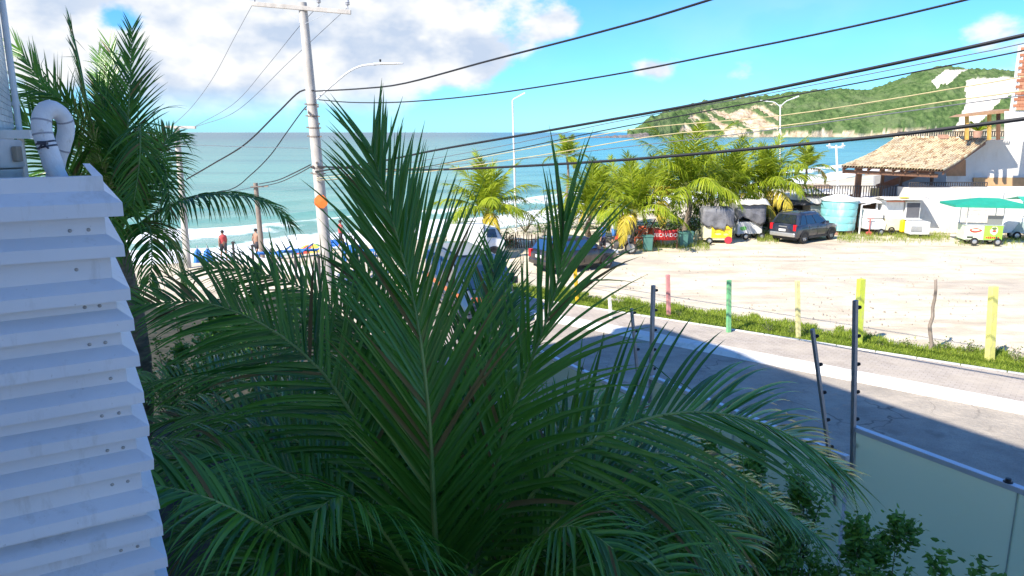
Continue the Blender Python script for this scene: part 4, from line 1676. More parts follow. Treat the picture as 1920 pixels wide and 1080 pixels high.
def cable(pts, Y0, Y1, r, label, mat=wire_m, x1=None, ext=2700):
    """pts in the photograph; depth runs so that the wire is straight in plan from Y0 to Y1"""
    pts = list(pts)
    xa = pts[0][0]
    xb = x1 or (2667 if pts[-1][0] > 1300 else pts[-1][0])
    if ext and pts[-1][0] > 1300:
        (ax, ay), (bx, by) = pts[-2], pts[-1]
        sl = (by - ay) / (bx - ax)
        pts.append((ext, by + sl * (ext - bx) * 1.08))
    P = []
    for x, y in pts:
        f = (x - xa) / (xb - xa)
        P.append(W(x, y, 1 / lerp(1 / Y0, 1 / Y1, f)))
    m = MB()
    m.tube(catmull(P, 36), r, 6)
    o = m.build('cable', mat, smooth=True, origin=P[0])
    return tag(o, label, 'cable', 'overhead cables strung between the poles')


cable([(590, 171), (680, 166), (760, 156), (920, 113), (1140, 56), (1330, 0)], PY - .25, 9, 0.0272, 'uppermost thick black cable from the lamp arm to the top edge')
cable([(598, 187), (660, 192), (760, 191), (920, 176), (1150, 140), (1354, 100), (1560, 58), (1810, 0)], PY - .2, 9, 0.0208, 'twisted black cable just below the uppermost one, from under the lamp arm')
cable([(592, 322), (700, 305), (820, 281), (970, 255), (1112, 230), (1330, 191), (1620, 131), (1920, 66)], PY - .2, 9, 0.0336, 'thickest black cable bundle crossing in front of the headland skyline')
cable([(594, 326), (760, 306), (950, 272), (1150, 229), (1431, 177), (1808, 104), (1920, 81)], PY - .2, 9, 0.0096, 'thin dark wire close below the thickest cable bundle', wire_g)
cable([(594, 330), (760, 318), (950, 283), (1150, 241), (1511, 174), (1904, 98)], PY - .2, 9, 0.0136, 'medium black wire passing the top of the headland')
cable([(594, 334), (800, 312), (1000, 277), (1190, 242), (1471, 216), (1812, 162), (1900, 147)], PY - .2, 9, 0.0104, 'yellowed wire crossing the middle of the green headland', wire_y)
cable([(594, 338), (800, 322), (1020, 290), (1250, 252), (1467, 236), (1775, 190), (1908, 172)], PY - .2, 9, 0.0112, 'lower yellowed wire crossing the foot of the headland', wire_y)
cable([(596, 341), (820, 312), (1000, 296), (1150, 278), (1310, 260), (1500, 236)], PY - .2, 9, 0.0096, 'thin dark wire over the turquoise water left of the headland', wire_g)
cable([(596, 312), (700, 317), (820, 318), (970, 312), (1180, 299), (1390, 281), (1650, 256), (1920, 223)], PY - .2, 9, 0.0368, 'lowest thick black cable sagging in front of the palms and tiled roof')
cable([(588, 170), (562, 172), (520, 212), (460, 270), (400, 307), (350, 336)], PY - .2, 33, .03, 'black cable sagging from the lamp pole to the pole beside the left palm', ext=0)
cable([(590, 196), (574, 200), (540, 245), (507, 291), (470, 328), (430, 356), (345, 372)], PY - .2, 33, .02, 'second black cable sagging steeply left of the lamp pole', ext=0)
cable([(478, 0), (440, 70), (400, 145), (360, 200), (325, 234)], PY - .2, 32.8, .009, 'thin grey wire from the left end of the crossarm', wire_g, ext=0)
cable([(598, 10), (560, 51), (500, 125), (440, 193), (366, 237)], PY - .2, 32.8, .009, 'thin grey wire from the middle of the crossarm', wire_g, ext=0)
cable([(652, 14), (600, 62), (540, 118), (445, 207), (366, 238)], PY - .1, 32.8, .009, 'thin grey wire from the right end of the crossarm', wire_g, ext=0)
cable([(341, 271), (400, 273), (480, 276), (578, 278)], 32.7, PY - .2, .012, 'level wire between the two left poles across the sea', wire_g, ext=0)
cable([(486, 345), (520, 338), (550, 325), (582, 309)], 39.8, PY - .2, .025, 'black cable from the short beach pole up to the lamp pole', ext=0)
cable([(476, 352), (520, 343), (555, 328), (584, 312)], 39.8, PY - .2, .02, 'lower black cable from the short beach pole up to the lamp pole', ext=0)
cable([(345, 372), (400, 362), (440, 358), (474, 351)], 33, 39.8, .014, 'thin wire from the left pole to the short beach pole', wire_g, ext=0)
# ================================================================== vehicles
tyre_m = paint('tyre_rubber', (.022, .021, .02), .85, .25, 9)
rim_m = paint('alloy_rim', (.50, .50, .50), .35, .1, 6, metal=.7)
trim_m = paint('black_trim', (.03, .03, .032), .6, .2, 6)
plate_m = paint('number_plate', (.62, .62, .60), .5)
head_m = paint('head_lamp', (.70, .72, .74), .12, .05, 5)
red_m = paint('tail_lamp', (.55, .012, .02), .18, .1, 5)


def glassmat(name, c, rough=.05):
    t = NT(name)
    t.base(c)
    t.set(Roughness=rough)
    t.b.inputs['Specular IOR Level'].default_value = .9
    t.b.inputs['Coat Weight'].default_value = .6
    return t.m


tint_glass = glassmat('tinted_glass', (.010, .014, .022))
blue_glass = glassmat('painted_sky_glass', (.02, .06, .15))  # blue of the reflected sky put into the glass colour


def carpaint(name, c):
    t = NT(name)
    d = t.noise(1.5, 5, .6)
    t.base(t.mix(t.math('MULTIPLY', t.ramp(d, [(.45, 0.0), (.75, 1.0)]), .25), (c[0], c[1], c[2]), (.30, .26, .21)))
    t.set(Roughness=.3, Metallic=.25)
    t.b.inputs['Coat Weight'].default_value = .8
    t.b.inputs['Coat Roughness'].default_value = .06
    return t.m


class Car:
    """x = forward from the rear bumper, y = left, z = up; base is the middle of the rear bumper on the ground"""

    def __init__(s, name, label, cat, base, fwd, group=None):
        s.F = Vector((fwd[0], fwd[1], 0)).normalized()
        s.L = Vector((-s.F.y, s.F.x, 0))
        s.b = Vector(base)
        s.o = thing(name, label, cat, base, group)

    def P(s, x, y, z):
        return s.b + s.F * x + s.L * y + Z3 * z

    def loft(s, name, st, mat, smooth=True, bevel=.0, parent=None):
        """st: stations (x, [(y, z), ...]) half sections from the sill up to the middle line"""
        m = MB()
        rows = []
        for x, sec in st:
            xs_ = x if isinstance(x, (list, tuple)) else [x] * len(sec)
            r = [s.P(xx, -y, z) for xx, (y, z) in zip(xs_, sec)] + [s.P(xx, y, z) for xx, (y, z) in zip(xs_[::-1], sec[::-1]) if y > 1e-6]
            rows.append(r)
        m.grid(rows, close=True)
        i = 0
        m.face(rows[0])
        m.face(rows[-1][::-1])
        return m.build(name, mat, parent or s.o, smooth=smooth, bevel=bevel)

    def quad(s, name, pts, mat, parent=None, th=.012, out=None):
        P = [s.P(*p) for p in pts]
        n = (P[1] - P[0]).cross(P[2] - P[0]).normalized()
        if out is not None and n.dot(out) < 0:
            P = P[::-1]
            n = -n
        m = MB()
        m.prism(P, n * th)
        return m.build(name, mat, parent or s.o)

    def box(s, name, c, size, mat, parent=None, bevel=.015):
        m = MB()
        m.box(s.P(*c), size, (s.F, s.L, Z3))
        return m.build(name, mat, parent or s.o, bevel=bevel)

    def wheels(s, xs, r, w, half, rim=rim_m, spokes=5):
        for x in xs:
            for sd in (-1, 1):
                c = s.P(x, sd * (half - w * .42), r)
                ax = (s.F, Z3, s.L * sd)
                m = MB()
                m.lathe(c, [(r * .60, -w / 2), (r * .9, -w / 2), (r, -w * .36), (r, w * .36), (r * .93, w * .48), (r * .64, w * .5), (r * .60, w * .38)], 22, ax)
                wh = m.build('wheel', tyre_m, s.o, smooth=True)
                m = MB()
                m.lathe(c, [(.001, w * .36), (r * .16, w * .40), (r * .2, w * .36), (r * .60, w * .26), (r * .64, w * .44), (r * .60, w * .2)], 22, ax)
                for k in range(spokes):
                    a = k * 6.2832 / spokes + .3
                    dr = s.F * math.cos(a) + Z3 * math.sin(a)
                    m.bar(c + dr * r * .12 + s.L * sd * w * .36, c + dr * r * .60 + s.L * sd * w * .38, r * .16, .03, upv=s.L)
                m.build('rim', rim, wh, smooth=True)
                m = MB()
                pr = []
                for k in range(13):
                    a = math.pi * k / 12
                    pr.append(s.P(x + math.cos(a) * (r + .07), sd * (half + .004), r + math.sin(a) * (r + .07)))
                m.prism(pr, s.L * sd * .008)
                m.build('wheel_arch', trim_m, s.o)


def hatch(name, label, base, fwd, body, glass, L=4.3, Wd=1.8, H=1.66, belt=1.02, hood=.98, wr=.34, group=None, roof_rails=True, tail=red_m, cat='car', sedan=False, cladding=True):
    c = Car(name, label, cat, base, fwd, group)
    h = Wd / 2
    k = L / 4.3

    def sec(w, zb, zt, crown=.03):
        return [(w * .86, zb), (w * .97, zb + .10), (w, (zb + zt) * .5), (w * .985, zt - .08), (w * .93, zt), (w * .5, zt + crown), (0, zt + crown * 1.2)]
    tz = belt
    c.loft('body', [(0.0, sec(h * .80, .46, .80 if not sedan else .86)), (.05, sec(h * .93, .36, tz - .05)), (.30 * k, sec(h * .99, .30, tz)), (.9 * k, sec(h, .27, tz)), (1.9 * k, sec(h, .26, tz)), (2.9 * k, sec(h, .26, tz - .01)),
                    (3.25 * k, sec(h * .99, .27, hood)), (3.85 * k, sec(h * .96, .29, hood - .08)), (4.18 * k, sec(h * .88, .33, hood - .19)), (4.3 * k, sec(h * .72, .40, hood - .33, .01))], body)
    xr0, xr1, xf1, xf0 = (.16 * k, .52 * k, 2.35 * k, 3.2 * k) if not sedan else (.55 * k, 1.15 * k, 2.25 * k, 3.25 * k)
    wb, wt = h * .93, h * .70
    zt = H
    st = []
    rows = [(xr0, xf0, wb, belt - .02), (lerp(xr0, xr1, .5), lerp(xf0, xf1, .5), lerp(wb, wt, .47), lerp(belt, zt, .52)), (xr1, xf1, wt, zt - .05), (xr1 + .1, xf1 - .12, wt * .88, zt - .005), (xr1 + .45, xf1 - .5, wt * .45, zt + .015)]
    m = MB()
    g = []
    for a, b, w, z in rows:
        g.append([c.P(a, -w, z), c.P(lerp(a, b, .35), -w * 1.01, z), c.P(lerp(a, b, .7), -w * 1.01, z), c.P(b - .05, -w * .97, z), c.P(b + .04 * (1 if z < zt - .1 else 0), 0, z), c.P(b - .05, w * .97, z), c.P(lerp(a, b, .7), w * 1.01, z), c.P(lerp(a, b, .35), w * 1.01, z), c.P(a, w, z), c.P(a - .05, 0, z)])
    m.grid(g, close=True)
    m.face(g[-1])
    cab = m.build('cabin', body, c.o, smooth=True)

    def onside(f, g_, sd, out=.014):           # point on the cabin side, f along, g_ up
        za = lerp(belt - .02, zt - .05, g_)
        w = lerp(wb, wt, g_) if g_ > .5 else lerp(wb, lerp(wb, wt, .47), g_ / .52)
        w = lerp(wb, wt, g_ * .96)
        a, b = lerp(xr0, xr1, g_), lerp(xf0, xf1, g_)
        return (lerp(a, b, f), sd * (w * 1.012 + out), za)
    for sd in (-1, 1):
        for f0, f1 in ((.05, .25), (.28, .55), (.58, .90)):
            c.quad('side_window', [onside(f0, .10, sd), onside(f1, .10, sd), onside(f1 - (.03 if f1 > .8 else 0), .86, sd), onside(f0 + (.03 if f0 < .1 else 0), .86, sd)], glass, cab, out=c.L * sd)
    e = .03
    c.quad('rear_window', [(lerp(xr0, xr1, .12) - e - .035, -wb * .80, lerp(belt, zt, .12)), (lerp(xr0, xr1, .12) - e - .035, wb * .80, lerp(belt, zt, .12)), (lerp(xr0, xr1, .85) - e - .03, wt * .84, lerp(belt, zt, .85)), (lerp(xr0, xr1, .85) - e - .03, -wt * .84, lerp(belt, zt, .85))], glass, cab, out=-c.F)
    c.quad('windscreen', [(lerp(xf0, xf1, .1) + e, -wb * .82, lerp(belt, zt, .1)), (lerp(xf0, xf1, .1) + e, wb * .82, lerp(belt, zt, .1)), (lerp(xf0, xf1, .86) + e, wt * .86, lerp(belt, zt, .86)), (lerp(xf0, xf1, .86) + e, -wt * .86, lerp(belt, zt, .86))], glass, cab, out=c.F)
    c.wheels((.78 * k, 3.48 * k), wr, .21, h)
    for sd in (-1, 1):
        c.box('tail_lamp', (.06, sd * h * .80, belt - .12), (.14, .16, .34), tail)
        c.box('head_lamp', (4.14 * k, sd * h * .70, hood - .22), (.26, .30, .15), head_m)
        c.box('wing_mirror', (2.85 * k, sd * (h + .06), belt + .07), (.10, .18, .13), body, bevel=.03)
        for xx in (1.45 * k, 2.35 * k):
            c.box('door_handle', (xx, sd * (h * .995 + .012), belt - .16), (.16, .03, .03), body, bevel=.008)
        for xx in (1.18 * k, 2.02 * k, 2.92 * k):
            c.box('door_seam', (xx, sd * (h * .988 + .005), .66), (.012, .02, .56), trim_m, bevel=0)
        if cladding:
            c.box('sill_trim', (2.13 * k, sd * (h * .95 + .02), .31), (1.9 * k, .06, .12), trim_m)
    c.box('bumper', (.02, 0, .50), (.14, Wd * .86, .22), rim_m if cladding else body, bevel=.05)
    c.box('front_bumper', (4.25 * k, 0, .46), (.16, Wd * .78, .20), trim_m, bevel=.05)
    c.box('grille', (4.26 * k, 0, .66), (.06, Wd * .42, .12), trim_m)
    c.box('number_plate', (-.035 if not sedan else -.03, 0, .74), (.02, .42, .13), plate_m, bevel=.004)
    c.box('underbody', (2.15 * k, 0, .30), (3.9 * k, Wd * .78, .18), trim_m)
    if roof_rails:
        for sd in (-1, 1):
            m = MB()
            m.tube([c.P(xr1 + .05, sd * wt * .9, zt), c.P(xr1 + .2, sd * wt * .9, zt + .06), c.P(xf1 - .3, sd * wt * .9, zt + .06), c.P(xf1 - .12, sd * wt * .9, zt)], .018, 8)
            m.build('roof_rail', trim_m, cab, smooth=True)
        c.box('rear_badge', (-.0 + .005, 0, .93), (.03, .5, .05), rim_m, bevel=.006)
    return c


# SUV parked by the carts: right rear wheel and right front wheel read off the photograph
rw, fw = G(1508, 457), G(1565, 446)
fd = (fw - rw).normalized()
fd = Vector((.80, .60, 0)).normalized()
left = Vector((-fd.y, fd.x, 0))
hatch('parked_suv', 'dark blue grey SUV with red tail lamps parked by the carts', rw - fd * .78 + left * .9, fd, carpaint('suv_paint', (.020, .030, .055)), tint_glass)
fw, rw = G(1144, 502), G(1058, 514)
fd = (fw - rw).normalized()
left = Vector((-fd.y, fd.x, 0))
hatch('parked_car', 'glossy dark hatchback with blue reflecting windows parked beside the motorcycle', rw - fd * .73 + left * .85, fd, carpaint('hatch_paint', (.030, .026, .028)), blue_glass, L=4.0, Wd=1.7, H=1.50, belt=.94, hood=.90, wr=.31, roof_rails=False, cladding=False)


# minibus half hidden behind the fronds: white and blue with an orange band and dark stripes
van_glass = glassmat('van_glass', (.012, .03, .065))


def minibus():
    base = G(862, 628)
    fwd = Vector((.35, -.94, 0)).normalized()
    c = Car('parked_minibus', 'dark blue van with an orange band half hidden behind the palm fronds', 'van', base + Vector((-.75, 5.3, 0)), fwd)
    wht = carpaint('van_body', (.025, .05, .095))
    h = .95

    def sec(w, zb, zt):
        return [(w * .9, zb), (w, zb + .15), (w, zt * .5), (w * .97, zt * .62), (w * .88, zt - .14), (w * .74, zt), (0, zt + .05)]
    body = c.loft('body', [(0, sec(h * .94, .45, 2.02)), (.1, sec(h, .32, 2.06)), (1.5, sec(h, .3, 2.06)), (3.4, sec(h, .3, 2.05)), (4.1, sec(h, .3, 1.86)), (4.55, sec(h * .97, .32, 1.25)), (4.9, sec(h * .88, .4, 1.0))], wht)
    for sd in (-1, 1):
        for a, b in ((.25, 1.15), (1.25, 2.2), (2.3, 3.2), (3.3, 3.95)):
            c.quad('side_window', [(a, sd * h * .985, 1.22), (b, sd * h * .985, 1.22), (b - (.2 if a > 3 else 0), sd * h * .90, 1.92), (a, sd * h * .90, 1.92)], van_glass, body, .02, c.L * sd)
        c.box('head_lamp', (4.72, sd * .62, .82), (.2, .3, .18), head_m)
        c.box('wing_mirror', (4.1, sd * 1.05, 1.35), (.12, .2, .22), trim_m)
    c.quad('windscreen', [(4.60, -.80, 1.24), (4.60, .80, 1.24), (4.14, .70, 1.88), (4.14, -.70, 1.88)], van_glass, body, .03, c.F)
    c.box('orange_band', (2.4, 0, .98), (4.2, 1.925, .16), paint('band_orange', (.55, .14, .05), .5, .1, 5))
    for z in (.82, .66, .50):
        c.box('dark_stripe', (2.4, 0, z), (4.2, 1.92, .07), paint('stripe_navy', (.03, .04, .07), .5, .1, 5))
    c.box('orange_panel', (4.83, 0, .95), (.16, 1.3, .16), paint('band_orange', (.55, .14, .05), .5, .1, 5))
    for z in (.78, .64, .5):
        c.box('grille_bar', (4.9, 0, z), (.1, 1.4, .06), paint('stripe_navy', (.03, .04, .07), .5, .1, 5))
    c.wheels((.9, 3.9), .34, .22, h)
    c.box('roof_sheet', (2.0, 0, 2.11), (2.8, 1.2, .03), carpaint('van_roof_silver', (.10, .13, .18)))


minibus()


def white_truck():
    b = G(868, 486)
    c = Car('parked_truck', 'small white box truck left of the lone palm trunk', 'truck', b + Vector((-.8, .3, 0)), Vector((1, .12, 0)))
    wht = paint('truck_white', (.74, .74, .73), .5, .06, 3)
    c.box('cargo_box', (.9, 0, 1.15), (1.7, 1.5, 1.15), wht, bevel=.03)
    cabm = c.loft('cab', [(1.8, [(.72, .4), (.74, .8), (.70, 1.1), (.6, 1.6), (0, 1.64)]), (2.35, [(.72, .4), (.74, .8), (.70, 1.05), (.55, 1.5), (0, 1.52)]), (2.75, [(.66, .42), (.68, .75), (.62, .92), (.4, .95), (0, .97)])], wht)
    c.quad('windscreen', [(2.70, -.55, 1.0), (2.70, .55, 1.0), (2.42, .5, 1.44), (2.42, -.5, 1.44)], tint_glass, cabm, .02, c.F)
    for sd in (-1, 1):
        c.quad('side_window', [(1.9, sd * .715, 1.08), (2.4, sd * .715, 1.08), (2.3, sd * .62, 1.48), (1.9, sd * .62, 1.48)], tint_glass, cabm, .02, c.L * sd)
    c.wheels((.5, 2.25), .3, .2, .74)


white_truck()


def motorcycle():
    b = G(1126, 473)
    c = Car('motorcycle', 'dark motorcycle with red tank parked behind the dark hatchback', 'motorcycle', b, Vector((.93, -.35, 0)))
    rims = []
    for x in (.32, 1.55):
        m = MB()
        cc = c.P(x, 0, .31)
        m.lathe(cc, [(.22, -.05), (.30, -.05), (.32, 0), (.30, .05), (.22, .05)], 20, (c.F, Z3, c.L))
        w = m.build('wheel', tyre_m, c.o, smooth=True)
        m = MB()
        m.lathe(cc, [(.02, .04), (.05, .05), (.06, .02), (.22, .03), (.23, -.03), (.06, -.02), (.02, -.05)], 20, (c.F, Z3, c.L))
        m.build('rim', rim_m, w, smooth=True)
    m = MB()
    m.tube([c.P(1.55, -.09, .31), c.P(1.32, -.09, .95)], .028, 8)
    m.tube([c.P(1.55, .09, .31), c.P(1.32, .09, .95)], .028, 8)
    m.build('fork', rim_m, c.o, smooth=True)
    m = MB()
    m.tube([c.P(1.25, -.36, 1.08), c.P(1.36, -.2, 1.04), c.P(1.33, 0, .98), c.P(1.36, .2, 1.04), c.P(1.25, .36, 1.08)], .018, 8)
    m.build('handlebar', trim_m, c.o, smooth=True)
    c.loft('fuel_tank', [(.75, [(.05, .68), (.11, .72), (.12, .80), (.0, .84)]), (1.0, [(.08, .66), (.16, .74), (.15, .90), (0, .97)]), (1.28, [(.05, .72), (.10, .80), (.09, .92), (0, .96)])], paint('tank_orange', (.40, .06, .03), .3, .1, 5, coat=.5))
    c.loft('seat', [(.05, [(.06, .80), (.10, .84), (.08, .90), (0, .92)]), (.4, [(.10, .72), (.14, .76), (.12, .82), (0, .84)]), (.82, [(.07, .70), (.10, .74), (.08, .80), (0, .82)])], trim_m)
    c.loft('engine', [(.70, [(.10, .22), (.16, .3), (.14, .6), (0, .64)]), (1.15, [(.10, .24), (.15, .32), (.12, .58), (0, .62)])], paint('engine_grey', (.12, .12, .12), .5, .3, 9, metal=.5))
    m = MB()
    m.tube([c.P(1.0, .16, .35), c.P(.7, .2, .24), c.P(.1, .2, .36)], [.03, .045, .05], 8)
    m.build('exhaust', rim_m, c.o, smooth=True)
    m = MB()
    m.lathe(c.P(1.40, 0, .88), [(.001, .1), (.08, .09), (.10, .02), (.07, -.06), (.001, -.08)], 12, (c.L, Z3, c.F))
    m.build('head_lamp', head_m, c.o, smooth=True)
    for x0, x1 in ((.05, .62), (1.3, 1.85)):
        m = MB()
        cx = .32 if x0 < 1 else 1.55
        rows = []
        for k in range(7):
            a = lerp(.4, 2.5, k / 6)
            p = c.P(cx + math.cos(a) * .36, 0, .31 + math.sin(a) * .36)
            rows.append([p - c.L * .07, p + Z3 * .01, p + c.L * .07])
        m.grid(rows)
        m.build('mudguard', trim_m, c.o, smooth=True)


motorcycle()

# ================================================================== carts at the far edge of the lot
tarp_m = NT('grey_tarp')
tarp_m.base(tarp_m.ramp(tarp_m.noise(2.2, 6, .6), [(.3, (.10, .10, .11)), (.7, (.24, .24, .26))]))
tarp_m.set(Roughness=.55)
tarp_m.bump(tarp_m.noise(5, 6, .6), .8, .05)
TARP = tarp_m.m


def cart_wheels(c, xs, half, r=.22, mat=None):
    for x in xs:
        for sd in (-1, 1):
            m = MB()
            m.lathe(c.P(x, sd * half, r), [(r * .55, -.05), (r * .92, -.05), (r, 0), (r * .92, .05), (r * .55, .05)], 16, (c.F, Z3, c.L))
            w = m.build('wheel', tyre_m, c.o, smooth=True)
            m = MB()
            m.lathe(c.P(x, sd * half, r), [(.001, .04), (r * .2, .05), (r * .58, .03), (r * .58, -.03), (r * .2, -.05), (.001, -.04)], 16, (c.F, Z3, c.L))
            m.build('rim', mat or rim_m, w, smooth=True)


def drape(c, x0, x1, y0, y1, ztop, low, seed, sag=.15):
    """tarpaulin thrown over a box: top and four hanging sides with folds"""
    m = MB()
    n = 40
    per = []
    for k in range(n):
        f = k / n * 4
        s_, q = int(f), f - int(f)
        per.append([(lerp(x0, x1, q), y0), (x1, lerp(y0, y1, q)), (lerp(x1, x0, q), y1), (x0, lerp(y1, y0, q))][s_])
    cx, cy = (x0 + x1) / 2, (y0 + y1) / 2
    rows = []
    for i, (fr, dz) in enumerate(((.02, .06), (.5, .05), (.92, .0), (1.0, -.06))):
        rows.append([c.P(lerp(cx, x, fr), lerp(cy, y, fr), ztop + dz - sag * (1 - abs(fr - .5)) * abs(fb(k * .3, i * .5, seed)) ) for k, (x, y) in enumerate(per)])
    for i in range(1, 8):
        g = i / 7
        r = []
        for k, (x, y) in enumerate(per):
            hem = low + .6 * fb(k * .17, 3.3, seed) + .22 * fb(k * .8, 1.3, seed)
            fold = .05 * g * math.sin(k * 1.9 + seed) + .04 * fb(k * .5, g * 3, seed + 3)
            dx, dy = x - cx, y - cy
            l = math.hypot(dx, dy)
            r.append(c.P(x + dx / l * (fold + .02), y + dy / l * (fold + .02), lerp(ztop - .06, hem, g)))
        rows.append(r)
    m.grid(rows, close=True)
    m.face(rows[0])
    o = m.build('tarpaulin', TARP, c.o, smooth='all')
    o.modifiers.new('thickness', 'SOLIDIFY').thickness = .008


def blob(m, c, u, v, n, r, seed, k=10):
    """irregular flat patch, r = (ru, rv)"""
    m.face([c + u * (math.cos(a) * r[0] * (1 + .35 * fb(math.cos(a) * 1.5, math.sin(a) * 1.5, seed))) + v * (math.sin(a) * r[1] * (1 + .35 * fb(math.cos(a) * 1.5 + 4, math.sin(a) * 1.5, seed))) for a in [6.2832 * q / k for q in range(k)]])


def covered_carts():
    b = G(1318, 456)
    c = Car('food_cart', 'yellow fronted snack cart draped in grey tarpaulin with one red wheel', 'food cart', b, Vector((.96, -.08, 0)))
    yel = paint('cart_cream', (.72, .66, .42), .55, .1, 4)
    c.box('body', (.78, .5, .62), (1.55, 1.0, .72), yel, bevel=.02)
    f = c.box('printed_panel', (.98, -.012, .64), (1.1, .02, .66), paint('cart_yellow', (.80, .62, .02), .45, .08, 5), bevel=.004)
    for k, (x, z, w, h, cc) in enumerate(((.72, .80, .14, .06, (.62, .30, .02)), (1.0, .88, .12, .04, (.7, .1, .1)), (1.28, .78, .16, .07, (.45, .25, .03)), (.8, .52, .17, .05, (.66, .52, .3)), (1.2, .50, .13, .06, (.55, .45, .2)), (.62, .62, .08, .05, (.62, .30, .02)), (1.4, .62, .06, .08, (.5, .4, .1)))):
        m = MB()
        blob(m, c.P(x, -.026, z), c.F, Z3, None, (w, h), k)
        m.build('printed_picture', paint('print%d' % k, cc, .5), f)
    c.box('skirt', (.78, .5, .22), (1.5, .95, .08), yel)
    drape(c, -.08, 1.55, -.08, 1.08, 1.95, 1.1, 2.0, .5)
    cart_wheels(c, (.25,), .5, .2)
    m = MB()
    for sd in (-1,):
        m.lathe(c.P(1.35, -.06, .2), [(.001, -.04), (.19, -.04), (.21, 0), (.19, .04), (.001, .05)], 16, (c.F, Z3, c.L))
    tag(m.build('wheel', paint('wheel_red', (.50, .03, .05), .5), c.o, smooth=True), 'red wheel')
    for x, y in ((0.02, 0.02), (1.5, .02), (.02, 1), (1.5, 1)):
        m = MB()
        m.bar(c.P(x, y, .9), c.P(x, y, 1.9), .04)
        m.build('corner_post', galv, c.o)
    b = G(1384, 449)
    c = Car('food_cart', 'white snack cart draped in dark tarpaulin beside the SUV', 'food cart', b + Vector((0, .25, 0)), Vector((.97, .12, 0)))
    wh = paint('cart_white', (.70, .70, .68), .5, .1, 4, dirt=((.4, .37, .32), .4))
    c.box('body', (.75, .5, .62), (1.5, 1.0, .70), wh, bevel=.02)
    m = MB()
    blob(m, c.P(.35, -.012, .6), c.F, Z3, None, (.22, .12), 3)
    m.build('printed_picture', paint('print_green', (.18, .5, .14), .5), c.o)
    drape(c, -.1, 1.6, -.1, 1.1, 2.05, .98, 5.0, .2)
    m = MB()
    rows = []
    for i in range(9):
        rows.append([c.P(lerp(-.25, 1.75, i / 8), lerp(-.3, 1.2, j / 5), 2.28 - .12 * abs(j - 2.5) + .12 * fb(i * .6, j * .6, 3)) for j in range(6)])
    m.grid(rows)
    o = m.build('canvas_top', paint('canvas_cream', (.66, .62, .54), .8, .12, 3), c.o, smooth='all')
    o.modifiers.new('thickness', 'SOLIDIFY').thickness = .01
    cart_wheels(c, (.3, 1.25), .5, .2)
    for x, y in ((0.02, 0.02), (1.5, .02), (.02, 1), (1.5, 1)):
        m = MB()
        m.bar(c.P(x, y, .9), c.P(x, y, 2.2), .04)
        m.build('corner_post', galv, c.o)


covered_carts()


